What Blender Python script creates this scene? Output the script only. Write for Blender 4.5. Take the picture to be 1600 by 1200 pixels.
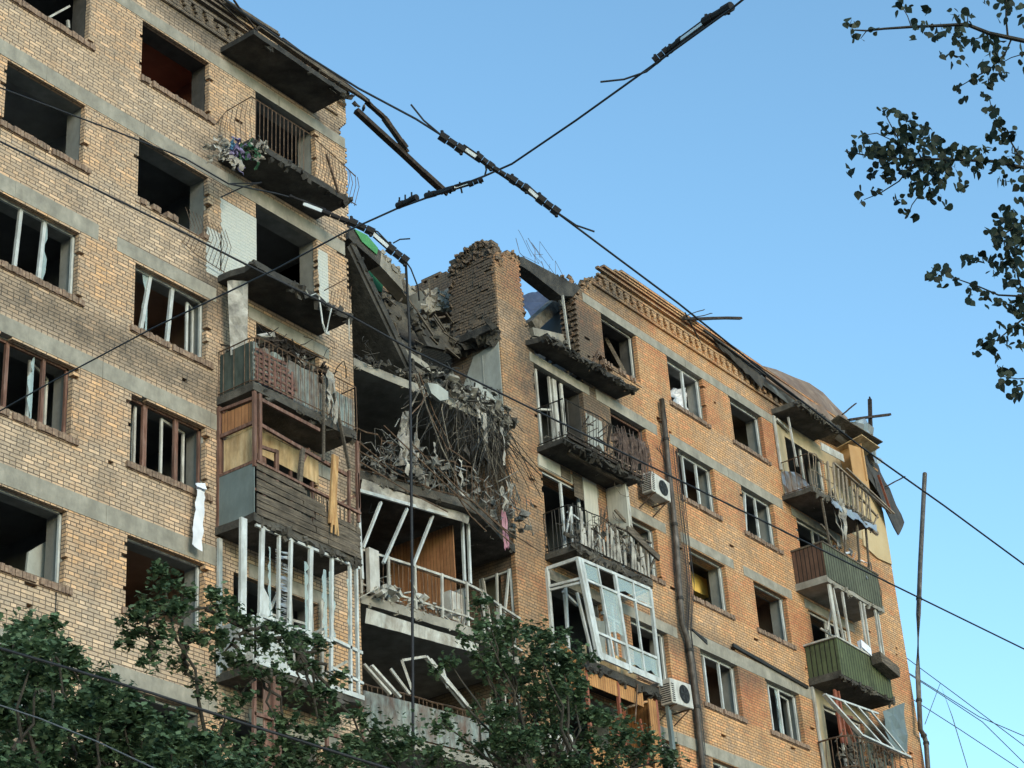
import bpy, math, random
import numpy as np
from mathutils import Vector, Matrix, noise as mnoise
R = random.Random(7)
rad = math.radians
sc = bpy.context.scene
for o in list(bpy.data.objects): bpy.data.objects.remove(o)

# ------------------------------------------------------------------ camera
YAW, PITCH, ROLL, D, FPX = rad(35.126), rad(27.994), rad(-4.1185), 23.775, 3111.0
CAM = Vector((0, -D, 1.6))
_f = Vector((math.cos(YAW)*math.cos(PITCH), math.sin(YAW)*math.cos(PITCH), math.sin(PITCH)))
_r = Vector((math.sin(YAW), -math.cos(YAW), 0)); _u = _r.cross(_f)
RT = math.cos(ROLL)*_r + math.sin(ROLL)*_u
UP = -math.sin(ROLL)*_r + math.cos(ROLL)*_u
cd = bpy.data.cameras.new('camera'); cam = bpy.data.objects.new('camera', cd)
sc.collection.objects.link(cam); sc.camera = cam
cd.sensor_width = 36; cd.lens = FPX/1600*36; cd.clip_start = .1; cd.clip_end = 3000
m = Matrix((RT, UP, -_f)).transposed().to_4x4(); m.translation = CAM; cam.matrix_world = m

# ------------------------------------------------------------------ light
w = bpy.data.worlds.new('World'); sc.world = w; w.use_nodes = True
nt = w.node_tree; nt.nodes.clear()
sky = nt.nodes.new('ShaderNodeTexSky'); sky.sky_type = 'NISHITA'; sky.sun_disc = False
SUN_EL, SUN_AZ = rad(17), rad(-112)          # azimuth as a math angle in the x-y plane
sky.sun_elevation = SUN_EL; sky.sun_rotation = rad(90)-SUN_AZ
sky.air_density = 1.0; sky.dust_density = .6; sky.ozone_density = 2.2
bg = nt.nodes.new('ShaderNodeBackground'); bg.inputs[1].default_value = .15
wo = nt.nodes.new('ShaderNodeOutputWorld')
tint = nt.nodes.new('ShaderNodeMix'); tint.data_type = 'RGBA'; tint.blend_type = 'MULTIPLY'; tint.inputs[0].default_value = 1; tint.inputs[7].default_value = (.92, 1.12, 1.06, 1)
nt.links.new(sky.outputs[0], tint.inputs[6]); nt.links.new(tint.outputs[2], bg.inputs[0]); nt.links.new(bg.outputs[0], wo.inputs[0])
sl = bpy.data.lights.new('sun', 'SUN'); sl.energy = .92; sl.angle = rad(14); sl.color = (1, .86, .70)
so = bpy.data.objects.new('sun', sl); sc.collection.objects.link(so)
sd = Vector((math.cos(SUN_EL)*math.cos(SUN_AZ), math.cos(SUN_EL)*math.sin(SUN_AZ), math.sin(SUN_EL)))
so.rotation_euler = sd.to_track_quat('Z', 'Y').to_euler()
sc.view_settings.view_transform = 'Standard'; sc.view_settings.look = 'None'
sc.view_settings.exposure = 1.06; sc.view_settings.gamma = 1
sc.render.engine = 'CYCLES'

# ------------------------------------------------------------------ helpers
def ray(px, py): return (_f + RT*((px-800)/FPX) + UP*((600-py)/FPX))
def P(px, py, y=0.0):
    d = ray(px, py); return CAM + d*((y+D)/d.y)
def PX(px, py, x):
    d = ray(px, py); return CAM + d*(x/d.x)
def PZ(px, py, z):
    d = ray(px, py); return CAM + d*((z-1.6)/d.z)
def PD(px, py, dist): return CAM + ray(px, py).normalized()*dist
V = Vector

class MB:
    def __init__(s): s.v = []; s.f = []
    def add(s, vs, fs):
        b = len(s.v); s.v += [tuple(v) for v in vs]; s.f += [tuple(b+i for i in f) for f in fs]
    def quad(s, *p): s.add(p, [tuple(range(len(p)))]); return s
    def box(s, x0, y0, z0, x1, y1, z1):
        v = [(x, y, z) for z in (z0, z1) for y in (y0, y1) for x in (x0, x1)]
        s.add(v, [(0, 2, 3, 1), (4, 5, 7, 6), (0, 1, 5, 4), (2, 6, 7, 3), (0, 4, 6, 2), (1, 3, 7, 5)])
        return s
    def bar(s, p, q, w=.04, h=None, up=(0, 0, 1)):
        p = V(p); q = V(q); h = h or w; d = (q-p)
        if d.length < 1e-5: return s
        d.normalize(); u = V(up)
        if abs(d.dot(u)) > .98: u = V((0, 1, 0))
        a = d.cross(u).normalized(); b = a.cross(d)
        vs = [c+a*i*w/2+b*j*h/2 for c in (p, q) for i, j in ((-1, -1), (1, -1), (1, 1), (-1, 1))]
        s.add(vs, [(0, 1, 2, 3), (7, 6, 5, 4), (0, 4, 5, 1), (1, 5, 6, 2), (2, 6, 7, 3), (3, 7, 4, 0)])
        return s
    def tube(s, pts, r=.01, n=5, r1=None):
        pts = [V(p) for p in pts]; rings = []; m_ = len(pts)
        for i, p in enumerate(pts):
            d = (pts[min(i+1, m_-1)]-pts[max(i-1, 0)]).normalized()
            u = V((0, 0, 1)) if abs(d.z) < .95 else V((1, 0, 0))
            a = d.cross(u).normalized(); b = a.cross(d)
            rr = r if r1 is None else r+(r1-r)*i/(m_-1)
            rings += [p+(a*math.cos(t)+b*math.sin(t))*rr for t in [2*math.pi*k/n for k in range(n)]]
        fs = [(i*n+k, i*n+(k+1) % n, (i+1)*n+(k+1) % n, (i+1)*n+k) for i in range(m_-1) for k in range(n)]
        fs += [tuple(range(n)), tuple((m_-1)*n+k for k in range(n))]
        s.add(rings, fs); return s
    def prism(s, pts, off):
        pts = [V(p) for p in pts]; off = V(off); n = len(pts)
        s.add(pts+[p+off for p in pts], [tuple(range(n)), tuple(range(n, 2*n))]+[(i, (i+1) % n, n+(i+1) % n, n+i) for i in range(n)])
        return s
    def chunk(s, c, a, b=None, d=None, rng=R, rot=True):
        b = b or a; d = d or a
        rm = Matrix.Rotation(rng.uniform(0, 6.3), 3, V((rng.random()-.5, rng.random()-.5, rng.random()-.5)).normalized()) if rot else Matrix.Identity(3)
        vs = []
        for z in (-1, 1):
            for y in (-1, 1):
                for x in (-1, 1):
                    vs.append(V(c)+rm @ V((x*a*rng.uniform(.55, 1.1), y*b*rng.uniform(.55, 1.1), z*d*rng.uniform(.55, 1.1)))/2)
        s.add(vs, [(0, 2, 3, 1), (4, 5, 7, 6), (0, 1, 5, 4), (2, 6, 7, 3), (0, 4, 6, 2), (1, 3, 7, 5)])
        return s
    def sheet(s, a, b, c, d, nu=6, nv=6, amp=.05, fr=3., seed=0, th=.006, tear=0.):
        a, b, c, d = V(a), V(b), V(c), V(d); n_ = (b-a).cross(d-a).normalized(); vs = []
        for side in (0, 1):
            for j in range(nv+1):
                for i in range(nu+1):
                    u_, v_ = i/nu, j/nv
                    p = a*(1-u_)*(1-v_)+b*u_*(1-v_)+c*u_*v_+d*(1-u_)*v_
                    q = mnoise.noise(V((p.x*fr+seed*7.3, p.y*fr, p.z*fr+seed)))
                    q2 = mnoise.noise(V((p.x*fr*2.3+seed, p.y*fr*2, p.z*fr*2.3)))
                    e = V((0, 0, 0))
                    if tear and (i in (0, nu) or j in (0, nv)):
                        e = V((R.uniform(-1, 1), 0, R.uniform(-1, 1)))*tear if side == 0 else V((0, 0, 0))
                        if side == 0: s._e = getattr(s, '_e', {}); s._e[(i, j)] = e
                        else: e = s._e.get((i, j), e)
                    vs.append(p+n_*(q*amp+q2*amp*.5+side*th)+e)
        N = (nu+1)*(nv+1); fs = []
        for j in range(nv):
            for i in range(nu):
                k = j*(nu+1)+i; fs.append((k, k+1, k+nu+2, k+nu+1)); fs.append((N+k, N+k+nu+1, N+k+nu+2, N+k+1))
        s.add(vs, fs); return s
    def build(s, name, mat, parent=None, smooth=False):
        me = bpy.data.meshes.new(name); me.from_pydata(s.v, [], s.f); me.update()
        uv = me.uv_layers.new(name='UVMap'); nl = len(me.loops)
        co = np.array(s.v, dtype=np.float32)
        nor = np.empty(len(me.polygons)*3, dtype=np.float32); me.polygons.foreach_get('normal', nor); nor = np.abs(nor.reshape(-1, 3))
        lt = np.empty(len(me.polygons), dtype=np.int32); me.polygons.foreach_get('loop_total', lt)
        vi = np.empty(nl, dtype=np.int32); me.loops.foreach_get('vertex_index', vi)
        ax = np.repeat(nor.argmax(1), lt); c = co[vi]
        u_ = np.where(ax == 0, c[:, 1], c[:, 0]); v_ = np.where(ax == 2, c[:, 1], c[:, 2])
        uv.data.foreach_set('uv', np.stack([u_, v_], 1).ravel().astype(np.float32))
        if smooth: me.polygons.foreach_set('use_smooth', [True]*len(me.polygons))
        me.materials.append(mat)
        o = bpy.data.objects.new(name, me); sc.collection.objects.link(o)
        if parent is not None: par(o, parent)
        return o
def par(o, p):
    o.parent = p
    if p.parent is None: o.matrix_parent_inverse = p.matrix_basis.inverted() if p.type != 'EMPTY' else Matrix.Translation(-p.location)
def tag(o, label, cat, group=None, kind=None):
    o['label'] = label; o['category'] = cat
    if group: o['group'] = group
    if kind: o['kind'] = kind
    return o
def empty(name, loc, label, cat, group=None):
    o = bpy.data.objects.new(name, None); sc.collection.objects.link(o); o.location = loc; o.empty_display_size = .2
    return tag(o, label, cat, group)

# ------------------------------------------------------------------ materials
def ramp(nt_, fac, stops, interp='LINEAR'):
    n = nt_.nodes.new('ShaderNodeValToRGB'); n.color_ramp.interpolation = interp
    el = n.color_ramp.elements
    while len(el) > 1: el.remove(el[-1])
    el[0].position = stops[0][0]; el[0].color = (*stops[0][1], 1) if len(stops[0][1]) == 3 else stops[0][1]
    for p_, c_ in stops[1:]:
        e = el.new(p_); e.color = (*c_, 1)
    nt_.links.new(fac, n.inputs[0]); return n.outputs[0]
def g(v): return (v, v, v)
def math_(nt_, op, a, b=None, clamp=False):
    n = nt_.nodes.new('ShaderNodeMath'); n.operation = op; n.use_clamp = clamp
    for i, x in enumerate((a, b)):
        if x is None: continue
        if isinstance(x, (int, float)): n.inputs[i].default_value = x
        else: nt_.links.new(x, n.inputs[i])
    return n.outputs[0]
def mixc(nt_, fac, a, b, mode='MIX'):
    n = nt_.nodes.new('ShaderNodeMix'); n.data_type = 'RGBA'; n.blend_type = mode
    for i, x in ((0, fac), (6, a), (7, b)):
        if isinstance(x, (int, float)): n.inputs[i].default_value = x
        elif isinstance(x, tuple): n.inputs[i].default_value = (*x, 1)
        else: nt_.links.new(x, n.inputs[i])
    return n.outputs[2]
def noise_(nt_, vec, scale, detail=4, rough=.6):
    n = nt_.nodes.new('ShaderNodeTexNoise'); n.inputs['Scale'].default_value = scale
    n.inputs['Detail'].default_value = detail; n.inputs['Roughness'].default_value = rough
    if vec is not None: nt_.links.new(vec, n.inputs['Vector'])
    return n.outputs[0]
def newmat(name):
    m_ = bpy.data.materials.new(name); m_.use_nodes = True; n_ = m_.node_tree
    b = n_.nodes['Principled BSDF']; b.inputs['Roughness'].default_value = .85
    b.inputs['Specular IOR Level'].default_value = .25
    return m_, n_, b
def stretched(n_, vec, s):
    mp = n_.nodes.new('ShaderNodeMapping'); mp.inputs['Scale'].default_value = s
    n_.links.new(vec, mp.inputs[0]); return mp.outputs[0]
def mat(name, cols, scale=3., rough=.85, metal=0., bump=.3, stretch=(1, 1, 1), dirt=None, dscale=1.2, damt=.5, spec=.25, bd=.01):
    m_, n_, b = newmat(name)
    tc = n_.nodes.new('ShaderNodeTexCoord').outputs['Object']
    v = stretched(n_, tc, stretch) if stretch != (1, 1, 1) else tc
    f = noise_(n_, v, scale, 6, .65)
    k = len(cols); c = ramp(n_, f, [(.3+.4*i/max(k-1, 1), cols[i]) for i in range(k)])
    if dirt:
        df = noise_(n_, stretched(n_, tc, (1, 1, .45)), dscale, 7, .7)
        df = ramp(n_, df, [(.5-.12*damt*2, g(0.)), (.62, g(damt if damt <= 1 else 1))])
        c = mixc(n_, df, c, dirt)
    n_.links.new(c, b.inputs['Base Color']); b.inputs['Roughness'].default_value = rough; b.inputs['Metallic'].default_value = metal
    b.inputs['Specular IOR Level'].default_value = spec
    if bump:
        bn = n_.nodes.new('ShaderNodeBump'); bn.inputs['Strength'].default_value = bump; bn.inputs['Distance'].default_value = bd
        n_.links.new(noise_(n_, v, scale*5, 5, .7), bn.inputs['Height']); n_.links.new(bn.outputs[0], b.inputs['Normal'])
    return m_
def wavemat(name, c1, c2, period, axis='Z', groove=.08, rough=.8, dirt=(.05, .045, .04), damt=.5, metal=0.):
    """boards / slats: a dark groove every `period` metres along an axis"""
    m_, n_, b = newmat(name)
    tc = n_.nodes.new('ShaderNodeTexCoord').outputs['Object']
    sp = n_.nodes.new('ShaderNodeSeparateXYZ'); n_.links.new(tc, sp.inputs[0])
    a = sp.outputs[axis] if axis != 'XY' else math_(n_, 'ADD', sp.outputs['X'], sp.outputs['Y'])
    t = math_(n_, 'DIVIDE', a, period); fr = math_(n_, 'FRACT', t); fl = math_(n_, 'FLOOR', t)
    wn = n_.nodes.new('ShaderNodeTexWhiteNoise'); wn.noise_dimensions = '1D'; n_.links.new(fl, wn.inputs['W'])
    st = (1, 1, 12) if axis != 'Z' else (1, 12, 12)
    gr = noise_(n_, stretched(n_, tc, (12, 12, 1) if axis != 'Z' else (1, 1, 14)), 2.5, 5)
    c = mixc(n_, ramp(n_, gr, [(.3, g(0)), (.7, g(1))]), c1, c2)
    c = mixc(n_, math_(n_, 'MULTIPLY', wn.outputs[0], .35), c, tuple(x*.45 for x in c1))
    dn = ramp(n_, noise_(n_, tc, 1.7, 7, .7), [(.45, g(0)), (.7, g(damt))]); c = mixc(n_, dn, c, dirt)
    gv = math_(n_, 'LESS_THAN', fr, groove); c = mixc(n_, gv, c, (.015, .013, .012))
    n_.links.new(c, b.inputs['Base Color']); b.inputs['Roughness'].default_value = rough; b.inputs['Metallic'].default_value = metal
    bn = n_.nodes.new('ShaderNodeBump'); bn.inputs['Strength'].default_value = .6; bn.inputs['Distance'].default_value = .01
    n_.links.new(math_(n_, 'SUBTRACT', 1., gv), bn.inputs['Height']); n_.links.new(bn.outputs[0], b.inputs['Normal'])
    return m_

SOOT = [(23.6, 28.3, 1.5, .7, .8), (34.9, 24.8, .9, 1.6, .8), (36.9, 25.8, 1.6, 2.0, .85), (36.3, 24.0, 2.3, 1.2, .9), (38.4, 28.2, 1.6, .7, .65),
        (34.0, 26.3, 1.0, 1.6, .45), (34.1, 21.9, .6, 2.2, .45), (34.2, 17.5, .9, 2.4, .4), (34.1, 22.0, 1.1, 5.5, .42), (34.1, 17.0, 1.0, 4.5, .35), (47.2, 28.4, 1.1, .8, .7), (23.9, 21.8, .5, .7, .7),
        (40.6, 20.2, .35, 2.6, .9), (40.7, 17.3, .3, 3., .85), (37.8, 21.6, 1.2, .8, .5), (24.0, 24.9, .5, .5, .6), (28, 19.3, .4, 2.5, .5), (41.5, 18.9, 3.0, .5, .6), (21.3, 19.6, 4, .35, .55), (27.6, 27.6, .6, .4, .5)]
def brick_mat(name, burnt=0., plaster=0.):
    m_, n_, b = newmat(name); L = n_.links
    uv = n_.nodes.new('ShaderNodeUVMap').outputs[0]
    geo = n_.nodes.new('ShaderNodeNewGeometry').outputs['Position']
    sp = n_.nodes.new('ShaderNodeSeparateXYZ'); L.new(geo, sp.inputs[0]); X, Y, Z = sp.outputs
    # slight wobble of the courses
    nz = n_.nodes.new('ShaderNodeTexNoise'); nz.inputs['Scale'].default_value = 1.3; L.new(geo, nz.inputs['Vector'])
    vm = n_.nodes.new('ShaderNodeVectorMath'); vm.operation = 'MULTIPLY_ADD'; vm.inputs[1].default_value = (.03, .018, 0)
    L.new(nz.outputs['Color'], vm.inputs[0]); L.new(uv, vm.inputs[2])
    br = n_.nodes.new('ShaderNodeTexBrick'); L.new(vm.outputs[0], br.inputs['Vector'])
    for k_, v_ in (('Scale', 1), ('Mortar Size', .0105), ('Mortar Smooth', .55), ('Bias', 0), ('Brick Width', .26), ('Row Height', .075)):
        br.inputs[k_].default_value = v_
    br.squash = .5; br.squash_frequency = 3
    br.inputs['Color1'].default_value = (0, 0, 0, 1); br.inputs['Color2'].default_value = (1, 1, 1, 1); br.inputs['Mortar'].default_value = (.5, .5, .5, 1)
    mort = br.outputs['Fac']; rnd = br.outputs['Color']
    # zones: oranger brick in the piers; right wing's orange is partly painted-in warm sunlight
    zm = math_(n_, 'MODULO', Z, 2.8)
    band = math_(n_, 'MULTIPLY', math_(n_, 'GREATER_THAN', zm, .62), math_(n_, 'LESS_THAN', zm, 2.05))
    xr = n_.nodes.new('ShaderNodeMapRange'); L.new(X, xr.inputs[0]); xr.inputs[1].default_value = 26.5; xr.inputs[2].default_value = 36.5; xr.interpolation_type = 'SMOOTHSTEP'
    big = noise_(n_, geo, .35, 3, .6); mid = noise_(n_, geo, 2.2, 5, .7)
    o_ = math_(n_, 'ADD', math_(n_, 'MULTIPLY', band, .17), math_(n_, 'MULTIPLY', xr.outputs[0], .43))
    o_ = math_(n_, 'ADD', o_, math_(n_, 'MULTIPLY', math_(n_, 'SUBTRACT', mid, .5), .75))
    o_ = math_(n_, 'ADD', o_, math_(n_, 'MULTIPLY', math_(n_, 'SUBTRACT', big, .5), .9))
    o_ = math_(n_, 'ADD', o_, math_(n_, 'MULTIPLY', math_(n_, 'SUBTRACT', rnd, .5), .22))
    o_ = math_(n_, 'ADD', o_, .14, True)
    col = ramp(n_, o_, [(0, (.475, .365, .27)), (.22, (.515, .372, .255)), (.40, (.56, .362, .222)), (.60, (.60, .345, .17)), (.8, (.54, .245, .115)), (1, (.38, .14, .07))])
    # per-brick brightness
    vb = ramp(n_, rnd, [(0, g(.86)), (.45, g(.96)), (.8, g(1.03)), (1, g(1.32))]); col = mixc(n_, 1., col, vb, 'MULTIPLY')
    fine = ramp(n_, noise_(n_, geo, 30, 4, .7), [(.25, g(.72)), (.7, g(1.12))]); col = mixc(n_, 1., col, fine, 'MULTIPLY')
    mo = ramp(n_, mid, [(.35, (.095, .072, .054)), (.7, (.18, .136, .10))])
    mo = mixc(n_, math_(n_, 'MULTIPLY', xr.outputs[0], .6), mo, (.15, .085, .045))  # right wing joints shift to the same partly painted sunlit orange
    col = mixc(n_, mort, col, mo)
    # dirt, efflorescence
    d1 = ramp(n_, noise_(n_, stretched(n_, geo, (1, 1, .5)), 1.1, 8, .72), [(.5, g(0)), (.72, g(.55))]); col = mixc(n_, d1, col, (.10, .085, .07))
    d3 = ramp(n_, noise_(n_, stretched(n_, geo, (2.2, 1, .18)), 1.0, 5, .6), [(.54, g(0)), (.72, g(.38))]); col = mixc(n_, d3, col, (.16, .13, .105))
    d2 = ramp(n_, noise_(n_, stretched(n_, geo, (.6, 1, 2.5)), 1.9, 6, .7), [(.6, g(0)), (.75, g(.35))]); col = mixc(n_, d2, col, (.42, .40, .36))
    # soot stains left by the fire
    acc = None
    for (cx, cz, rx, rz, a) in SOOT:
        dx = math_(n_, 'DIVIDE', math_(n_, 'SUBTRACT', X, cx), rx*1.5); dz = math_(n_, 'DIVIDE', math_(n_, 'SUBTRACT', Z, cz), rz*1.5)
        d = math_(n_, 'ADD', math_(n_, 'MULTIPLY', dx, dx), math_(n_, 'MULTIPLY', dz, dz))
        e = math_(n_, 'MULTIPLY', math_(n_, 'SUBTRACT', 1., d, True), a*1.5)
        acc = e if acc is None else math_(n_, 'MAXIMUM', acc, e)
    sn = ramp(n_, noise_(n_, geo, 2.6, 7, .75), [(.25, g(.25)), (.65, g(1.15))])
    sf = math_(n_, 'MULTIPLY', acc, sn); sf = math_(n_, 'ADD', sf, burnt*1.0) if burnt else sf
    sf = math_(n_, 'MINIMUM', math_(n_, 'MAXIMUM', sf, 0.), .93)
    col = mixc(n_, sf, col, mixc(n_, mort, (.105, .086, .068), (.055, .047, .040)))
    if plaster:
        pf = ramp(n_, noise_(n_, geo, 1.6, 8, .7), [(.5-plaster*.25, g(0)), (.53-plaster*.25, g(1))]); col = mixc(n_, pf, col, (.15, .14, .125))
    L.new(col, b.inputs['Base Color']); b.inputs['Roughness'].default_value = .92
    h = math_(n_, 'SUBTRACT', math_(n_, 'MULTIPLY', noise_(n_, geo, 18, 4), .5), mort)
    bn = n_.nodes.new('ShaderNodeBump'); bn.inputs['Strength'].default_value = .8; bn.inputs['Distance'].default_value = .012
    L.new(h, bn.inputs['Height']); L.new(bn.outputs[0], b.inputs['Normal'])
    return m_
M = {}
M['brick'] = brick_mat('brick'); M['brick_burnt'] = brick_mat('brick_burnt', .58, 0.); M['brick_old'] = brick_mat('brick_old', .12, .0)
M['sillbrick'] = mat('sill_brick', [(.15, .10, .075), (.27, .18, .13), (.36, .27, .195)], 14, dirt=(.06, .05, .04), dscale=3)
M['conc'] = mat('concrete', [(.24, .225, .195), (.32, .30, .26), (.38, .36, .31)], 2.5, dirt=(.10, .09, .075), dscale=1.6, damt=.6)
M['conc_grey'] = mat('lintel_concrete', [(.22, .205, .175), (.30, .28, .235), (.37, .34, .285)], 3, dirt=(.13, .12, .10), dscale=2.5, damt=.5)
M['conc_dirty'] = mat('stained_concrete', [(.05, .045, .04), (.11, .10, .085), (.19, .17, .145)], 2.2, bump=.8, bd=.03, dirt=(.02, .018, .016), damt=.7)
M['conc_burnt'] = mat('burnt_concrete', [(.018, .017, .016), (.045, .042, .038), (.085, .078, .068)], 2., bump=.8, bd=.03)
M['rubble'] = mat('rubble', [(.05, .045, .038), (.13, .115, .095), (.26, .23, .19)], 4., bump=.8, bd=.03)
M['plaster'] = mat('pale_plaster', [(.30, .32, .30), (.42, .44, .42)], 1.5, dirt=(.14, .13, .11), damt=.5)
M['whitewash'] = brick_mat('whitewash')
def _ww():
    n_ = M['whitewash'].node_tree; b = n_.nodes['Principled BSDF']; src = b.inputs['Base Color'].links[0].from_socket
    geo = n_.nodes.new('ShaderNodeNewGeometry').outputs['Position']
    f = ramp(n_, noise_(n_, geo, 5, 8, .75), [(.28, g(.1)), (.4, g(.88))])
    n_.links.new(mixc(n_, f, src, (.46, .49, .47)), b.inputs['Base Color'])
_ww()
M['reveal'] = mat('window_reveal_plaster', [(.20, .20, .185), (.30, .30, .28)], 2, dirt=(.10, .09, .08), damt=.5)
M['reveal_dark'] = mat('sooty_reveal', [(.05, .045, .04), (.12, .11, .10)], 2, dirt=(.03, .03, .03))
M['pvc'] = mat('white_plastic', [(.50, .53, .53), (.66, .69, .69)], 1.5, rough=.45, bump=0, dirt=(.24, .23, .20), dscale=4, damt=.7, spec=.4)
M['whitewood'] = mat('white_painted_wood', [(.42, .42, .39), (.62, .62, .58)], 4, stretch=(4, 4, .6), dirt=(.16, .13, .10), dscale=4, damt=.7)
M['brownwood'] = mat('brown_painted_wood', [(.10, .045, .03), (.19, .10, .075), (.26, .17, .14)], 4, stretch=(5, 5, .6), dirt=(.04, .03, .025), dscale=4)
M['oldwood'] = mat('weathered_wood', [(.045, .037, .029), (.13, .105, .08), (.25, .20, .15)], 4, stretch=(.8, 6, 8), bump=.7, dirt=(.03, .025, .02), dscale=2.5, damt=.6)
M['burntwood'] = mat('charred_wood', [(.008, .007, .006), (.03, .022, .017), (.07, .05, .038)], 3, stretch=(2, 2, 2), bump=.4)
M['orangewood'] = mat('bare_broken_wood', [(.30, .15, .06), (.48, .28, .12), (.58, .40, .20)], 3, stretch=(6, 6, .7), dirt=(.12, .06, .03), dscale=4, damt=.5)
M['ply'] = mat('plywood_board', [(.42, .27, .13), (.60, .43, .24), (.66, .52, .33)], 2, stretch=(5, 5, .5), dirt=(.10, .06, .03), dscale=3.4, damt=.55, bump=.1)
M['planks'] = wavemat('horizontal_planks', (.17, .125, .09), (.28, .215, .16), .145, 'Z', .10, dirt=(.05, .035, .025), damt=.8)
M['lining'] = wavemat('varnished_boards', (.34, .15, .07), (.48, .24, .11), .09, 'XY', .09, dirt=(.10, .04, .02), damt=.5)
M['lining_orange'] = wavemat('orange_boards', (.42, .19, .07), (.55, .30, .12), .09, 'XY', .09, dirt=(.14, .05, .02), damt=.5)
M['slat_green'] = wavemat('green_slats', (.07, .092, .045), (.125, .145, .075), .15, 'XY', .2, dirt=(.03, .035, .02), damt=.8)
M['slat_dark'] = wavemat('dark_green_slats', (.085, .095, .065), (.14, .15, .105), .15, 'XY', .22, dirt=(.03, .03, .02), damt=.7)
M['slat_brown'] = wavemat('brown_slats', (.09, .05, .035), (.15, .085, .06), .13, 'XY', .2, dirt=(.03, .02, .015), damt=.6)
M['panel_grey'] = mat('blue_grey_sheet', [(.12, .155, .16), (.18, .22, .22)], 1.2, rough=.6, bump=.1, dirt=(.07, .075, .07), dscale=2, damt=.4)
M['panel_peel'] = mat('peeling_green_grey_paint', [(.06, .075, .07), (.24, .31, .30), (.38, .46, .44)], 4, stretch=(3, 3, 1), dirt=(.11, .06, .045), dscale=2.2, damt=.9)
M['panel_dgreen'] = mat('dark_green_panel', [(.05, .065, .055), (.10, .12, .105)], 3, stretch=(3, 3, 1), dirt=(.03, .03, .025))
M['rust'] = mat('rusty_steel', [(.045, .035, .028), (.12, .075, .05), (.19, .14, .105)], 9, rough=.8, metal=.2)
M['palerust'] = mat('pale_painted_steel', [(.20, .16, .12), (.36, .31, .24)], 9, rough=.7, dirt=(.12, .06, .035), dscale=6)
M['steel'] = mat('dark_steel', [(.02, .02, .02), (.05, .047, .043)], 7, rough=.6, metal=.4)
M['pipe'] = mat('downpipe_metal', [(.05, .045, .04), (.12, .105, .095), (.20, .18, .165)], 4, stretch=(2, 2, 1), rough=.6, metal=.3, dirt=(.035, .03, .025), damt=.6)
M['tin'] = mat('galvanised_sheet', [(.30, .33, .36), (.50, .53, .56)], 2.4, rough=.4, metal=.6, dirt=(.16, .14, .12), damt=.4)
M['tin_rust'] = mat('rusty_roof_sheet', [(.15, .10, .075), (.27, .19, .135), (.34, .27, .21)], 1.8, rough=.7, metal=.1, dirt=(.09, .05, .035), dscale=1.5, damt=.6)
M['yellow'] = mat('cream_yellow_render', [(.46, .35, .20), (.54, .43, .27)], 1.5, dirt=(.38, .27, .14), damt=.4, bump=.1)
M['wallyellow'] = mat('pale_yellow_paint', [(.40, .32, .21), (.48, .40, .27)], 1.5, dirt=(.2, .16, .09), damt=.5, bump=.1)
M['orangeboard'] = mat('orange_board', [(.38, .21, .09), (.46, .28, .13)], 1.5, bump=0)
M['green'] = mat('bright_green_paint', [(.05, .21, .085), (.09, .32, .13)], 2, dirt=(.05, .15, .06), damt=.5)
M['cloth'] = mat('white_cloth', [(.58, .60, .66), (.72, .74, .80)], 4, bump=.1, rough=.95)
M['rag'] = mat('dirty_rag', [(.12, .11, .10), (.30, .28, .25), (.50, .48, .44)], 3, rough=.95)
M['rag_dark'] = mat('charred_rag', [(.015, .013, .012), (.05, .045, .04), (.10, .09, .085)], 3, rough=.95)
M['purple'] = mat('purple_cloth', [(.13, .11, .24), (.27, .24, .40)], 4, rough=.95)
M['blue'] = mat('blue_cloth', [(.05, .12, .22), (.10, .22, .34)], 4, rough=.95)
M['pink'] = mat('pink_cloth', [(.28, .12, .16), (.42, .24, .28)], 4, rough=.95)
M['dgreen'] = mat('green_cloth', [(.02, .06, .035), (.05, .13, .07)], 4, rough=.95)
M['curtain'] = mat('curtain', [(.34, .33, .29), (.50, .48, .42)], 3, stretch=(9, 9, .5), rough=.95)
M['cable'] = mat('black_cable', [(.012, .013, .016), (.025, .027, .032)], 10, rough=.6, bump=0)
M['greycable'] = mat('grey_cable', [(.05, .06, .075), (.09, .105, .12)], 10, rough=.6, bump=0)
M['ins'] = mat('black_insulator', [(.008, .007, .008), (.018, .016, .016)], 12, rough=.7, bump=0)
M['clear'] = mat('pale_spacer', [(.6, .66, .72), (.7, .75, .8)], 4, rough=.4, bump=0)
M['acwhite'] = mat('aircon_casing', [(.46, .45, .42), (.62, .61, .57)], 3, rough=.5, bump=.1, dirt=(.2, .17, .14), dscale=5, damt=.5)
M['black'] = mat('black_plastic', [(.01, .01, .01), (.02, .02, .02)], 5, rough=.7, bump=0)
M['bark'] = mat('bark', [(.02, .018, .014), (.06, .052, .042)], 6, stretch=(2, 2, .6), bump=.8)
M['roofbit'] = mat('roofing_felt', [(.03, .028, .026), (.08, .072, .065)], 3)
M['ground'] = mat('ground', [(.20, .19, .165), (.30, .28, .24)], .5)
M['asphalt'] = mat('asphalt', [(.04, .04, .04), (.06, .06, .06)], 3)
M['grass'] = mat('trodden_earth', [(.20, .185, .155), (.30, .28, .235)], 2)
M['cabinet'] = mat('yellow_cabinet', [(.75, .50, .12), (.8, .58, .18)], 2, rough=.5, bump=0)  # yellow cabinet, brightened: the room's light on it is put into the colour
M['redwood'] = mat('red_brown_board', [(.20, .06, .035), (.28, .10, .06)], 3, rough=.6)
def room_mat(name, c): return mat(name, [tuple(x*.8 for x in c), c], 1., dirt=tuple(x*.45 for x in c), damt=.5, bump=0)
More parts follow.
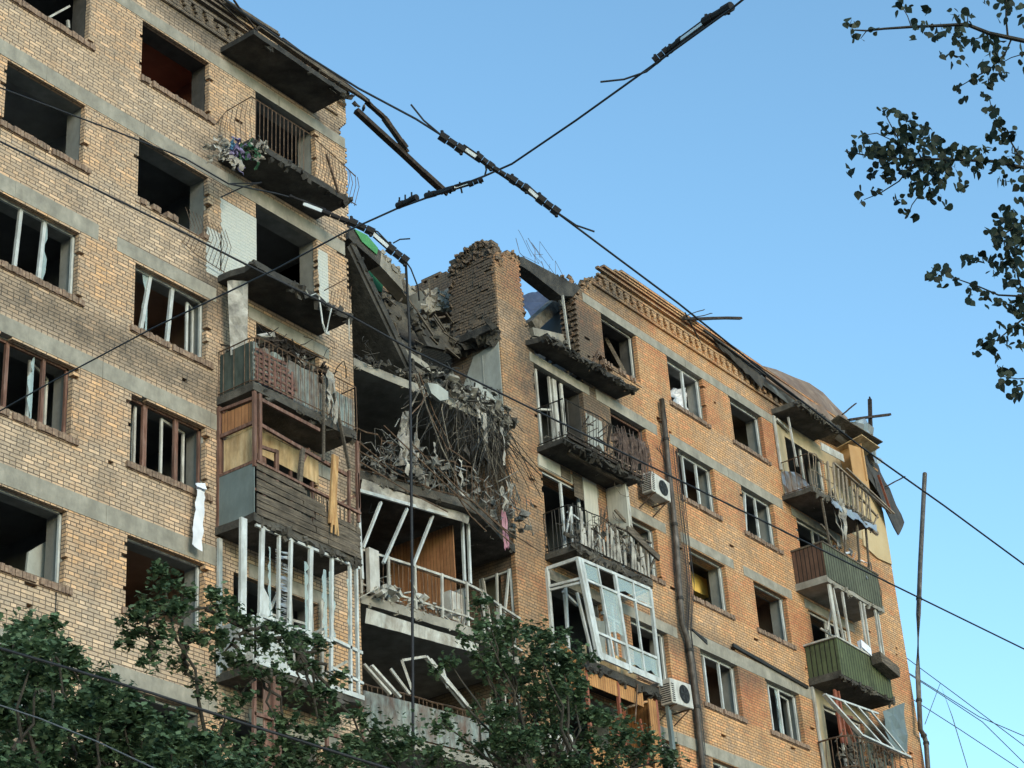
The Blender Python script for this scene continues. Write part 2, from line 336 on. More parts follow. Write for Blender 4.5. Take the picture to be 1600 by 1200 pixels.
ROOM = {'dark': room_mat('dark_room', (.15, .155, .16)), 'grey': room_mat('grey_room', (.34, .35, .36)), 'red': room_mat('red_room', (.42, .17, .11)),
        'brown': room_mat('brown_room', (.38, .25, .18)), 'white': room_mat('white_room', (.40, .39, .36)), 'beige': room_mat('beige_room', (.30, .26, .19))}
def glass_mat():
    m_, n_, b = newmat('glass_shard'); b.inputs['Base Color'].default_value = (.45, .56, .56, 1)
    b.inputs['Roughness'].default_value = .12; b.inputs['Alpha'].default_value = .42; b.inputs['Specular IOR Level'].default_value = .6; return m_
M['glass'] = glass_mat()
def leaf_mat(name, c0, c1, c2):
    m_, n_, b = newmat(name); L = n_.links
    geo = n_.nodes.new('ShaderNodeNewGeometry')
    c = ramp(n_, geo.outputs['Random Per Island'], [(0, c0), (.55, c1), (1, c2)])
    big = ramp(n_, noise_(n_, geo.outputs['Position'], 1.1, 3), [(.3, g(.6)), (.7, g(1.25))]); c = mixc(n_, 1., c, big, 'MULTIPLY')
    L.new(c, b.inputs['Base Color']); b.inputs['Roughness'].default_value = .6
    tr = n_.nodes.new('ShaderNodeBsdfTranslucent'); L.new(c, tr.inputs[0]); mx = n_.nodes.new('ShaderNodeMixShader'); mx.inputs[0].default_value = .25
    out = n_.nodes['Material Output']; L.new(b.outputs[0], mx.inputs[1]); L.new(tr.outputs[0], mx.inputs[2]); L.new(mx.outputs[0], out.inputs[0]); return m_
M['leaf'] = leaf_mat('maple_leaf', (.042, .075, .038), (.085, .14, .07), (.155, .22, .12))
M['poplar'] = leaf_mat('poplar_leaf', (.012, .020, .014), (.022, .034, .02), (.05, .065, .045))
def lamp_mat():
    m_, n_, b = newmat('lit_lamp'); b.inputs['Emission Color'].default_value = (1, .78, .5, 1); b.inputs['Emission Strength'].default_value = 6; return m_
M['lamp'] = lamp_mat()

# ------------------------------------------------------------------ ground
MB().quad((-1500, -1500, 0), (1500, -1500, 0), (1500, 1500, 0), (-1500, 1500, 0)).build('ground', M['ground'])['kind'] = 'structure'
MB().quad((-300, -34, .004), (300, -34, .004), (300, -16, .004), (-300, -16, .004)).build('road', M['asphalt'])['kind'] = 'structure'
MB().box(-300, -16, 0, 300, -15.8, .13).box(-300, -15.8, 0, 300, -12.5, .125).build('pavement', M['conc'])['kind'] = 'structure'
MB().quad((-300, -12.5, .004), (300, -12.5, .004), (300, -1.2, .004), (-300, -1.2, .004)).build('yard', M['grass'])['kind'] = 'structure'

# ------------------------------------------------------------------ the building
BX0, BX1 = 8.0, 53.45
bld = empty('apartment_building', (28, 0, 0), 'long blast damaged brick apartment block with torn balconies and a collapsed middle', 'building')
bld['label'] = 'blast damaged brick apartment block with torn balconies and a collapsed middle'
CELL, CO = .0625, .075
def interp(pts, q):
    xs = [p[0] for p in pts]; ys = [p[1] for p in pts]; return np.interp(q, xs, ys)
def courses(mb, mask, u0, z0, thick, axis='x', at=0., sign=1):
    """mask[k, i]: course k, cell i. axis x: front at y=at, thickness towards +y; axis y: front at x=at, thickness towards +x"""
    def pt(u, w_, z): return (u, at+w_*sign, z) if axis == 'x' else (at+w_*sign, u, z)
    K, N = mask.shape
    def runs(row):
        r_ = np.flatnonzero(np.diff(np.concatenate(([0], row.astype(np.int8), [0])))); return list(zip(r_[::2], r_[1::2]))
    for k in range(K):
        z = z0+k*CO; z1 = z+CO
        for a, b in runs(mask[k]):
            a_, b_ = u0+a*CELL, u0+b*CELL
            mb.quad(pt(a_, 0, z), pt(b_, 0, z), pt(b_, 0, z1), pt(a_, 0, z1))
            mb.quad(pt(a_, thick, z), pt(b_, thick, z), pt(b_, thick, z1), pt(a_, thick, z1))
            mb.quad(pt(a_, 0, z), pt(a_, thick, z), pt(a_, thick, z1), pt(a_, 0, z1))
            mb.quad(pt(b_, 0, z), pt(b_, thick, z), pt(b_, thick, z1), pt(b_, 0, z1))
        up = mask[k+1] if k+1 < K else np.zeros(N, bool)
        for a, b in runs(mask[k] & ~up):
            a_, b_ = u0+a*CELL, u0+b*CELL; mb.quad(pt(a_, 0, z1), pt(b_, 0, z1), pt(b_, thick, z1), pt(a_, thick, z1))
        dn = mask[k-1] if k > 0 else np.zeros(N, bool)
        for a, b in runs(mask[k] & ~dn):
            a_, b_ = u0+a*CELL, u0+b*CELL; mb.quad(pt(a_, 0, z), pt(b_, 0, z), pt(b_, thick, z), pt(a_, thick, z))
def ragged(K, N, u0, z0, fn, amp=.12, seed=1):
    """evaluate an outline brick by brick (running bond) so broken edges step like masonry"""
    mk = np.zeros((K, N), bool); rr = np.random.RandomState(seed)
    for k in range(K):
        off = k % 2; n2 = (N+off)//2+1
        cu = u0+(np.arange(n2)*2-off+1)*CELL; z = z0+(k+.5)*CO
        d = fn(cu, z)+rr.uniform(-amp, amp, n2)
        br_ = d > 0
        row = np.repeat(br_, 2)[off:off+N] if off else np.repeat(br_, 2)[:N]
        mk[k, :len(row)] = row
    return mk
ZB = 8.1; K = int(round((28.95-ZB)/CO)); N = int(round((BX1-BX0)/CELL))
TOPL = [27.25, 24.40, 21.55, 18.77, 16.0, 13.2, 10.4]; TOPR = [27.27, 24.5, 21.68, 18.87, 16.05, 13.25, 10.45]
cols_l = [(11.2, 13.05), (15.4, 17.25), (18.65, 20.52), (21.9, 23.77)]
C0, C1, C2 = (38.02, 39.6), (41.12, 42.92), (44.35, 46.12)
wins = []          # (x0,x1,z0,z1,col,row)
for ci, (a, b) in enumerate(cols_l):
    for r_, t in enumerate(TOPL): wins.append((a, b, t-1.4, t, 'L%d' % (ci-1), r_+1))
for nm, (a, b) in (('C0', C0), ('C1', C1), ('C2', C2)):
    for r_, t in enumerate(TOPR): wins.append((a, b, t-1.4, t, nm, r_+1))
doors = []
SL = [24.9, 22.05, 19.3, 16.6, 13.8, 11.0]            # balcony slab undersides
for r_ in range(6):
    doors.append((25.15 if r_ < 3 else 24.5, 27.02 if r_ < 3 else 26.8, SL[r_]+.2, TOPL[r_]+.05, 'A', r_+1))
    if r_: doors.append((34.72, 36.8, SL[r_]+.2, TOPR[r_], 'B', r_+1))
    doors.append((47.45, 49.7, SL[r_]+.2, TOPR[r_], 'F', r_+1))
# outline of what still stands, traced on the facade plane
edgeL = [(p.z, p.x) for p in (P(560, 850), P(552, 600), P(546, 450), P(541, 395), P(538, 375), P(545, 335), P(543, 300), P(541, 235), P(531, 212), P(533, 198), P(548, 186), P(572, 176))]
edgeL.sort()
topR = [(p.x, p.z) for p in (P(784, 405), P(790, 396), P(800, 394), P(810, 402), P(814, 440), P(821, 500), P(829, 530), P(836, 556))]
topR2 = [(36.83, P(893, 462).z), (36.9, P(893, 462).z)]+[(P(*q).x, P(*q).z) for q in ((905, 453), (915, 446), (925, 433), (935, 436), (946, 430), (957, 426))]
# keep traces monotonic
def mono(l):
    o_ = [l[0]]
    for p in l[1:]:
        o_.append((max(p[0], o_[-1][0]+.01), p[1]))
    return o_
topR = mono(topR); topR2 = mono(topR2)
def fn(u, z):
    left = interp(edgeL, z)-u
    xl = 33.45
    tr = np.where(u < 35.0, interp(topR+[(35.0, 20.)], u), np.where(u < 36.83, 24.7, interp(topR2+[(topR2[-1][0]+.05, 40.)], u)))
    right = np.minimum(tr-z, (u-xl+.06)*8)
    return np.where(u < 30, left*1., right)
mask = ragged(K, N, BX0, ZB, fn, .07, 3)
uu = BX0+(np.arange(N)+.5)*CELL
rr = np.random.RandomState(5)
for k in range(K):
    z = ZB+(k+.5)*CO
    # straight finished edges
    mask[k] &= ~((uu > 28.05) & (uu < 33.45))
    if z < 24: mask[k] |= (uu > 33.45) & (uu < 34.9)
    if z < 23.3: mask[k] |= (uu > 27.5) & (uu < 28.05)
    for (a, b, z0, z1, nm, r_) in wins+doors:
        if z0 < z < z1:
            ja = .0625*rr.choice([0, 0, 0, 1, 1, 2]) if rr.rand() < .14 else 0; jb = .0625*rr.choice([0, 1, 2]) if rr.rand() < .14 else 0
            if nm[0] == 'C': ja *= rr.rand() < .3; jb *= rr.rand() < .3
            mask[k] &= ~((uu > a-ja) & (uu < b+jb))
# blown out chunk below the window of the second row, and a few lost bricks
for (cx, cz, rx, rz) in ((23.0, 23.0, .9, .14), (37.9, 25.75, .5, .22), (27.8, 24.6, .35, .2), (34.3, 21.3, .12, .1), (40.35, 25.0, .1, .12), (26.0, 12.6, .3, .2)):
    for k in range(K):
        z = ZB+(k+.5)*CO
        if abs(z-cz) < rz: mask[k] &= ~((np.abs(uu-cx) < rx*(1-.6*abs(z-cz)/rz)+rr.uniform(-.06, .06)))
for _ in range(170):
    k = rr.randint(0, K); i = rr.randint(0, N-4); zz = ZB+k*CO
    if mask[k, max(0, i-3):i+5].all(): mask[k, i:i+(2 if rr.rand() < .6 else 4)] = False
mb = MB(); courses(mb, mask, BX0, ZB, .12)
mb.box(BX0, 0, 0, 28.05, .12, ZB); mb.box(33.45, 0, 0, BX1, .12, ZB)
wall = mb.build('wall', M['brick'], bld)
# brick behind the face (so holes read as masonry, and the wall has its real thickness at the broken ends)
mb = MB()
m2 = ragged(K, N, BX0, ZB, lambda u, z: fn(u, z)-.04, .10, 11)
for k in range(K):
    z = ZB+(k+.5)*CO; m2[k] &= ~((uu > 27.98) & (uu < 33.5))
    if z < 24: m2[k] |= (uu > 33.5) & (uu < 34.7)
    for (a, b, z0, z1, nm, r_) in wins+doors:
        if z0-.02 < z < z1+.02: m2[k] &= ~((uu > a-.06) & (uu < b+.06))
    if z > 28.4: m2[k] |= False
courses(mb, m2, BX0, ZB, .34, at=.14)
mb.build('backing_wall', M['brick_old'], bld)

# end walls, rear wall, roof
mb = MB(); mb.box(BX0, .5, 0, BX0+.4, 12, 28.7); mb.build('end_wall', M['brick'], bld)
mb = MB(); mb.box(BX1-.4, .49, 0, BX1, 12, 28.7); mb.build('end_wall', M['brick'], bld)
mb = MB(); mb.box(BX0, 11.6, 0, 28.4, 12, 28.7); mb.box(33.45, 11.6, 0, BX1, 12, 28.7); mb.box(28.4, 11.6, 0, 33.45, 12, 21.9); mb.build('rear_wall', M['brick_old'], bld)
mb = MB(); mb.box(BX0+.4, .5, 28.62, 27.6, 11.6, 28.8); mb.build('roof', M['roofbit'], bld); mb = MB(); mb.box(39.2, .5, 28.62, BX1-.4, 11.6, 28.8); mb.build('roof', M['roofbit'], bld)
mb = MB()
for r_ in range(-1, 6):
    zf = (SL+[27.62])[r_] if r_ >= 0 else 27.62
    mb.box(BX0+.4, .5, zf+.03, 27.9, 11.6, zf+.2); mb.box(34.9 if r_ >= 0 else 38.2, .5, zf+.03, BX1-.4, 11.6, zf+.2)
mb.build('floor_slab', M['conc'], bld)

# cornice: plain ledge, pierced stepped teeth, two plain ledges
def cornice(xa, xb, cut=lambda x, z: True):
    mb = MB()
    def strip(z0, z1, y0, step=.25):
        x = xa
        while x < xb:
            L_ = step*R.choice((2, 3, 4)); e = min(x+L_, xb)
            if cut((x+e)/2, z0): mb.box(x, y0+R.uniform(-.004, .004), z0, e-.006, -.001, z1)
            x = e
    strip(28.02, 28.085, -.065)
    x = xa
    while x < xb-.3:
        for (dx, z0, z1, wd) in ((0, 28.095, 28.165, .17), (.05, 28.17, 28.24, .12), (0, 28.245, 28.315, .17), (-.03, 28.32, 28.39, .22)):
            if cut(x, z0) and R.random() > .015: mb.box(x+dx, -.075, z0, x+dx+wd, -.001, z1)
        x += .325
    strip(28.4, 28.465, -.085); strip(28.60, 28.665, -.10); strip(28.74, 28.80, -.13); strip(28.81, 28.87, -.16); strip(28.88, 28.95, -.19)
    return mb
cornice(BX0, 28.0, lambda x, z: x < 27.55+.5*(z-28)+R.uniform(-.1, .1) or z > 28.3 and x < 28.1).build('cornice', M['brick'], bld)
cut = lambda x, z: z < float(interp(topR2+[(topR2[-1][0]+.05, 40.)], x))-.02
cornice(36.95, BX1+.02, cut).build('cornice', M['brick'], bld)

# concrete lintel bands
def lintel(x0, x1, z, h=.30, y=-.012, rag=0, name='lintel'):
    mb = MB(); x = x0
    while x < x1-.01:
        e = min(x1, x+R.uniform(1.8, 3.2)); dz = R.uniform(-.008, .008)
        mb.box(x, y+R.uniform(-.004, .004), z+dz, e-.008, .112, z+h+dz); x = e
    return mb.build(name, M['conc_grey'], bld)
lintel(15.0, 28.0, TOPL[0]+.012, .27); lintel(8.3, 27.9, TOPL[1]+.012, .33); lintel(8.3, 20.95, TOPL[2]+.012, .34); lintel(21.4, 24.0, TOPL[2]+.012, .30)
lintel(8.3, 24.05, TOPL[3]+.012, .33); lintel(8.3, 24.05, TOPL[4]+.012, .36); lintel(21.6, 24.1, TOPL[5]+.012, .32); lintel(15, 21, TOPL[5]+.012, .32)
for r_ in range(1, 6): lintel(24.9, 27.3, TOPL[r_]+.062, .26)
lintel(37.2, 46.95, TOPR[0]+.012, .27); lintel(37.4, 40.2, TOPR[1]+.012, .30); lintel(40.8, 46.7, TOPR[1]+.012, .30)
lintel(37.5, 40.1, TOPR[2]+.012, .27); lintel(40.8, 43.4, TOPR[2]+.012, .28); lintel(43.9, 46.5, TOPR[2]+.012, .28)
lintel(37.6, 40.1, TOPR[3]+.012, .27); lintel(40.6, 46.9, TOPR[3]+.012, .36); lintel(37.6, 46.8, TOPR[4]+.012, .3)
for r_ in range(1, 6): lintel(34.6, 37.1, TOPR[r_]+.012, .25)
for r_ in range(0, 6): lintel(47.2, 50.1, TOPR[r_]+.012, .25)

# ------------------------------------------------------------------ windows
def reveal_mb(a, b, z0, z1, y0=.125, y1=.52):
    mb = MB(); t = .012
    mb.box(b-.004, y0, z0, b+.05, y1, z1); mb.box(a-.05, y0, z0, a+.004, y1, z1)
    mb.box(a, y0, z1-.004, b, y1, z1+.05); mb.box(a, y0, z0-.05, b, y1, z0+.004); return mb
def sill(a, b, z, parent, wreck=0.):
    mb = MB(); x = a-.12
    while x < b+.1:
        if R.random() > wreck: mb.box(x, -.055+R.uniform(-.012, .01), z-.128+R.uniform(-.006, .006), x+.066, .10, z-.004+R.uniform(-.015, .012))
        x += .076
    mb.box(a-.08, -.02, z-.146, b+.06, .05, z-.131)
    return mb.build('sill', M['sillbrick'], parent)
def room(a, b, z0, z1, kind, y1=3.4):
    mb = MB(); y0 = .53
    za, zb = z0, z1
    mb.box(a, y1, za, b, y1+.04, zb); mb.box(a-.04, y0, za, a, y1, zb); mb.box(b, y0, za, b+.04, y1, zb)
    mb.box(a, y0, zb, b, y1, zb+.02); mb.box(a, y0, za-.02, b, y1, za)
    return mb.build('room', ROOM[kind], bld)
def window(a, b, z0, z1, frame=None, fmat='pvc', mull=(), rm='dark', rev='reveal', glass=(), wreck=.03, label=None, sides='tbr', fw=.055, smat=None, sash=()):
    w_ = reveal_mb(a, b, z0, z1).build('window', M[rev], bld)
    if label: w_['label'] = label
    sill(a, b, z0, w_, wreck)
    H_ = z1-z0
    if frame:
        mb = MB(); y = .17
        if 't' in sides: mb.bar((a, y, z1-fw/2), (b, y, z1-fw/2), .05, fw)
        if 'b' in sides: mb.bar((a, y, z0+fw/2), (b, y, z0+fw/2), .05, fw)
        if 'l' in sides: mb.bar((a+fw/2, y, z0), (a+fw/2, y, z1), fw, .05)
        if 'r' in sides: mb.bar((b-fw/2-.006, y, z0), (b-fw/2-.006, y, z1), fw, .05)
        for mm in mull:
            t, bt = mm[0], mm[1]; wd = mm[2] if len(mm) > 2 else .07
            mb.bar((a+(b-a)*bt, y-(.03 if t != bt else .003), z0+.01), (a+(b-a)*t, y-.003, z1-.02), wd, .06)
        fo = mb.build('frame', M[fmat], w_)
        for (x0, x1) in sash:      # open or broken inner sash
            mb = MB(); xa, xb = a+(b-a)*x0, a+(b-a)*x1; yy = .26+R.uniform(0, .05); q = R.uniform(.0, .35)
            mb.bar((xa, yy, z0+.06), (xa, yy, z1-.07), .05, .04); mb.bar((xb, yy+q, z0+.06), (xb, yy+q, z1-.07), .05, .04)
            mb.bar((xa, yy, z0+.06), (xb, yy+q, z0+.06), .04, .05); mb.bar((xa, yy, z1-.09), (xb, yy+q, z1-.09), .04, .05)
            mb.build('sash', M[smat or fmat], w_)
    for (x0, x1, s_) in glass:      # jagged shards left along a frame edge
        mb = MB(); xa, xb = a+(b-a)*x0, a+(b-a)*x1; n = 9; pts = [(xa, .172, z0+.06)]
        for i in range(n+1):
            zz = z0+.06+(H_-.12)*i/n; pts.append((xa+(xb-xa)*R.uniform(.15, 1), .172, zz))
        pts.append((xa, .172, z1-.06)); mb.prism(pts, (0, .004, 0)); mb.build('pane', M['glass'], w_)
    return w_
kinds = {('L1', 1): 'dark', ('L1', 2): 'grey', ('L1', 3): 'dark', ('L1', 4): 'dark', ('L1', 5): 'dark', ('L2', 1): 'red', ('L2', 2): 'dark', ('L2', 3): 'brown', ('L2', 4): 'dark', ('L2', 5): 'brown',
         ('C0', 1): 'dark', ('C1', 1): 'grey', ('C2', 1): 'beige', ('C1', 2): 'brown', ('C2', 2): 'grey', ('C1', 3): 'beige', ('C2', 3): 'brown', ('C1', 4): 'brown', ('C2', 4): 'grey'}
spec = {
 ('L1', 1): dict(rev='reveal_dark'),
 ('L1', 2): dict(),
 ('L1', 3): dict(frame=1, mull=((.33, .28), (.62, .57)), sides='tr', fw=.05, glass=((.62, .68, 0),)),
 ('L1', 4): dict(frame=1, fmat='brownwood', mull=((.27, .27), (.70, .70)), sides='tblr', sash=((.60, .94),), smat='whitewood', glass=((.60, .52, 0),)),
 ('L1', 5): dict(frame=1, sides='tr', fw=.045),
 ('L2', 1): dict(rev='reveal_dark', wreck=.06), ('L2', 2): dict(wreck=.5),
 ('L2', 3): dict(frame=1, mull=((.27, .14, .075), (.58, .50, .075)), sides='tr', glass=((.25, .17, 0),), sash=((.86, .99),)),
 ('L2', 4): dict(frame=1, fmat='brownwood', mull=((.24, .24, .10), (.66, .66, .09)), sides='tblr', sash=((.17, .22), (.52, .88)), smat='whitewood'),
 ('L2', 5): dict(frame=1, sides='tr', fw=.04), ('L2', 6): dict(frame=1, sides='t', fw=.04),
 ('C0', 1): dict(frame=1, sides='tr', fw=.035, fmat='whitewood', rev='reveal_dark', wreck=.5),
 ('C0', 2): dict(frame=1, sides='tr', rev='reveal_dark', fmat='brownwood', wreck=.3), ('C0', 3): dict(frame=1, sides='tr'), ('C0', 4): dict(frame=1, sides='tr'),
 ('C1', 1): dict(frame=1, sides='tr', mull=((.55, .55, .08),), fmat='pvc'),
 ('C2', 1): dict(frame=1, sides='tr', fw=.05),
 ('C1', 2): dict(frame=1, sides='tr', mull=((.27, .27, .06), (.64, .64, .06)), sash=((.12, .25),)),
 ('C2', 2): dict(frame=1, sides='tlr', mull=((.27, .13, .06), (.57, .57, .06)), glass=((.13, .05, 0),)),
 ('C1', 3): dict(frame=1, sides='tr', fw=.045), ('C2', 3): dict(frame=1, sides='tr', fw=.045),
 ('C1', 4): dict(frame=1, sides='tr', mull=((.22, .22, .06), (.62, .62, .06))),
 ('C2', 4): dict(frame=1, sides='tlr', mull=((.20, .20, .06), (.50, .50, .07)), glass=((.50, .40, 0), (.20, .26, 0)), sash=((.55, .95),)),
}
for (a, b, z0, z1, nm, r_) in wins:
    if nm == 'L1' and r_ == 5 or True:
        s_ = dict(spec.get((nm, r_), dict(frame=1, sides='tblr', mull=((.35, .35), (.67, .67)))))
        window(a, b, z0, z1, **s_)
        k = kinds.get((nm, r_), 'dark'); xa, xb = {'L-1': (9, 14.2), 'L0': (14.3, 17.9), 'L1': (18.0, 21.1), 'L2': (21.2, 24.2), 'C0': (37.3, 40.3), 'C1': (40.45, 43.5), 'C2': (43.65, 46.7)}[nm]
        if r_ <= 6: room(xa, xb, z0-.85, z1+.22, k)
for (a, b, z0, z1, nm, r_) in doors:
    wd = reveal_mb(a, b, z0, z1)
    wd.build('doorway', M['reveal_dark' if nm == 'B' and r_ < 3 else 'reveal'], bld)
    xa, xb = {'A': (24.4, 27.75), 'B': (34.8, 37.2), 'F': (46.9, 50.6)}[nm]
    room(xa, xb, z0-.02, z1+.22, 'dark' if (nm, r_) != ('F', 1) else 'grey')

# ------------------------------------------------------------------ collapsed middle
MX0, MX1 = 28.05, 33.45
prof = sorted([(p.y, p.z) for p in (PX(787, 396, MX1), PX(778, 385, MX1), PX(752, 381, MX1), PX(737, 390, MX1), PX(728, 398, MX1), PX(714, 404, MX1), PX(710, 424, MX1), PX(699, 424, MX1), PX(688, 430, MX1), PX(655, 442, MX1), PX(640, 452, MX1))])
prof = [p for p in prof if p[0] < 1.34]; prof = [(-.1, prof[0][1])]+prof+[(1.36, prof[-1][1]-.05), (1.44, 24.9), (1.5, 21.9), (5.6, 21.8)]
Ky = int(round((28.6-ZB)/CO)); Ny = int(5.4/CELL)
ms = ragged(Ky, Ny, 0.0, ZB, lambda u, z: interp(prof, u)-z+np.sin(u*9)*.05, .10, 21)
ys = (np.arange(Ny)+.5)*CELL
sidewin = []
for r_ in (3, 4, 5):
    z0_, z1_ = SL[r_]+.35, TOPR[r_]-.05; sidewin.append((.14, 1.05, z0_, z1_))
    for k in range(Ky):
        z = ZB+(k+.5)*CO
        if z0_ < z < z1_: ms[k] &= ~((ys > .14) & (ys < 1.05))
mb = MB(); courses(mb, ms, 0.006, ZB, .28, axis='y', at=MX1+.002)
mb.box(MX1+.002, 0.006, 0, MX1+.28, 5.4, ZB); mb.build('party_wall', M['brick_burnt'], bld)
mb = MB(); mb.box(MX1+.28, 1.2, 21.9, 34.75, 1.42, 26.9); mb.box(MX1+.28, .5, 21.9, 34.7, 1.2, 25.2); mb.build('pillar_core', M['brick_burnt'], bld)
SBX = 34.35; prof3 = sorted([(p.y, p.z) for p in (PX(699, 425, SBX), PX(688, 428, SBX), PX(672, 434, SBX), PX(655, 444, SBX), PX(640, 452, SBX), PX(625, 462, SBX))])
prof3 = [(0, prof3[0][1])]+prof3+[(4.2, 26.0), (5.5, 25.0)]
ms3 = ragged(Ky, Ny, 1.42, ZB, lambda u, z: np.where(z > 21.9, interp(prof3, u)-z, -1.), .10, 31)
mb = MB(); courses(mb, ms3, 1.42, ZB, .3, axis='y', at=SBX); mb.build('party_wall', M['brick_burnt'], bld)
mb = MB()
for t in range(900):
    u_ = R.uniform(.02, 1.2); z_ = R.uniform(24.9, float(interp(prof, u_))-.05); q_ = .012+.045*R.random()*(mnoise.noise(V((u_*2, z_*2, 1)))+.6)
    kz = ZB+int((z_-ZB)/CO)*CO; mb.box(MX1+.004-max(.004, q_), u_, kz+.005, MX1+.01, u_+R.choice((.12, .25)), kz+.068)
mb.build('rough_brickwork', M['brick_burnt'], bld)
mb = MB(); mb.prism([(MX1-.03, .03, 21.96), (MX1-.03, 1.12, 21.96), (MX1-.03, 1.14, 23.8), (MX1-.03, .8, 24.45), (MX1-.03, .04, 24.6)], (.02, 0, 0))
mb.box(MX1-.04, .52, 22, MX1-.031, .55, 24.4); mb.box(MX1-.045, .03, 23.3, MX1-.032, 1.1, 23.34); mb.build('plaster_panel', M['plaster'], bld)
for (a, b, z0, z1) in sidewin:
    mb = MB(); mb.box(MX1+.02, a, z0-.03, MX1+.25, b, z0+.004); mb.box(MX1+.02, a, z1-.004, MX1+.25, b, z1+.03); mb.box(MX1+.02, a-.03, z0, MX1+.25, a+.004, z1); mb.box(MX1+.02, b-.004, z0, MX1+.25, b+.03, z1)
    wo_ = mb.build('window', M['reveal'], bld)
    mb = MB(); x = MX1+.03
    for y in (a+.03, b-.03): mb.bar((x, y, z0), (x, y, z1), .06, .06)
    mb.bar((x, a, z0+.03), (x, b, z0+.03)); mb.bar((x, a, z1-.03), (x, b, z1-.03)); mb.bar((x-.05, .72, z0), (x-.02, .95, z1), .06, .05); mb.bar((x-.06, .55, z0), (x-.02, .2, z1), .05, .05); mb.bar((x-.06, .62, z0), (x-.02, .55, z1), .04, .05)
    mb.build('frame', M['pvc'], wo_)
    mb = MB(); mb.box(MX1+.3, 0.2, z0-.2, MX1+.9, 1.6, z1+.2); mb.build('room', ROOM['beige'], bld)
mb = MB(); mb.box(MX0-.1, 5.0, 0, MX1+.1, 5.2, 21.9); mb.build('rear_wall', ROOM['dark'], bld)
mb = MB(); mb.box(27.75, .14, 0, 28.045, 5.4, 24.9); mb.prism([(27.75, .14, 24.9), (27.75, 1.2, 24.9), (27.75, 1.0, 26.2), (27.75, .14, 27.4)], (.29, 0, 0)); mb.build('party_wall', M['brick_old'], bld)
MS = [21.76, 19.14, 16.42, 13.65, 10.9]
MF = [[(28.06, -.02), (29.4, -.16), (30.6, -.36), (32.0, -.45), (32.7, -.3), (33.44, -.06)], [(28.06, -.03), (29.3, -.34), (30.75, -.72), (31.2, -.7), (32.3, -.35), (33.44, -.02)],
      [(28.06, -.04), (29.5, -.25), (31.0, -.42), (31.6, -.38), (32.5, -.15), (33.44, .0)]]+[[(28.06, -.04), (29.5, -.25), (31.0, -.42), (31.6, -.38), (32.5, -.15), (33.44, .0)]]*2
msl = []
for i, z in enumerate(MS):
    pts = []
    fr_ = MF[i]
    for j in range(len(fr_)-1):
        (xa, ya), (xb, yb) = fr_[j], fr_[j+1]
        for t in range(3): pts.append((xa+(xb-xa)*t/3, ya+(yb-ya)*t/3+R.uniform(-.015, .02), z))
    pts.append((*fr_[-1], z)); pts += [(33.44, 5.0, z), (28.06, 5.0, z)]
    mb = MB(); mb.prism(pts, (0, 0, .2))
    for j in range(22):
        t = R.uniform(0, len(fr_)-1.01); q = int(t); f_ = t-q
        mb.chunk((fr_[q][0]*(1-f_)+fr_[q+1][0]*f_, fr_[q][1]*(1-f_)+fr_[q+1][1]*f_+.03, z+R.choice((0.02, .18))), R.uniform(.06, .22), .1, .07)
    o = mb.build('balcony', M['conc_dirty'] if i == 1 else M['conc'], bld); msl.append(o)
def lerp(a, b, t): return V(a)*(1-t)+V(b)*t
def frontpath(i, z, off=0.): return [V((x, y+off, z)) for x, y in MF[i]]
def walk(path, step):
    out = []; acc = 0
    for a, b in zip(path[:-1], path[1:]):
        L_ = (b-a).length; n = max(1, int(L_/step))
        for k in range(n): out.append(a.lerp(b, k/n))
    out.append(path[-1]); return out
def railing(path, h, parent, m_, spacing=.13, r=.009, skip=.1, bend=.05, top=True, lean=0., mid=False, name='railing', sag=0.):
    mb = MB(); pts = walk(path, spacing); tops = []
    for i, p in enumerate(pts):
        q = p+V((R.uniform(-bend, bend)*.5, -lean+R.uniform(-bend, bend), h+R.uniform(-bend, bend)*.3-sag*math.sin(math.pi*i/max(1, len(pts)-1))))
        tops.append(q)
        if R.random() < skip: continue
        mb.tube([p, p.lerp(q, .5)+V((R.uniform(-bend, bend)*.4, R.uniform(-bend, bend)*.5, 0)), q], r, 4)
    if top: mb.tube([p.lerp(q, .5) if 0 < 0 else q for p, q in zip(tops, tops)][::2]+[tops[-1]], r*1.9, 4)
    mb.tube([p+V((0, 0, .06)) for p in pts[::2]]+[pts[-1]+V((0, 0, .06))], r*1.5, 4)
    if mid: mb.tube([p.lerp(q, .5) for p, q in zip(pts, tops)][::2], r*1.4, 4)
    return mb.build(name, M[m_], parent)
railing([p+V((0, .05, 0)) for p in frontpath(1, MS[1]+.2)], .95, msl[1], 'rust', .12, .009, .18, .10, sag=.12)
railing([p+V((0, .05, 0)) for p in frontpath(2, MS[2]+.2)], .92, msl[2], 'rust', .13, .009, .1, .03)
railing([p+V((0, .05, 0)) for p in frontpath(3, MS[3]+.2)], .92, msl[3], 'rust', .13, .009, .1, .03)
# lower balcony cladding of the middle (turquoise sheet) and pale posts on the level above
mb = MB(); fp = frontpath(3, MS[3]+.25, .02)
for a, b in zip(fp[:-1], fp[1:]): mb.prism([a, b, b+V((0, 0, .72)), a+V((0, 0, .72))], (0, .012, 0))
mb.build('cladding_panel', M['panel_peel'], msl[3])
mb = MB(); fp = walk(frontpath(2, MS[2]+.2, .0), .62)
for p in fp[:-1]: mb.bar(p, p+V((R.uniform(-.02, .02), -.03, .98)), .06, .04)
pp = walk(frontpath(2, MS[2]+1.15, -.01), .62)
for a, b in zip(pp[:-1], pp[1:]): mb.bar(a, b, .04, .05)
for a, b in zip(pp[:-1], pp[1:]): mb.bar(a+V((0, 0, -.75)), b+V((0, 0, -.75)), .03, .04)
mb.build('rail_boards', M['whitewood'], msl[2])
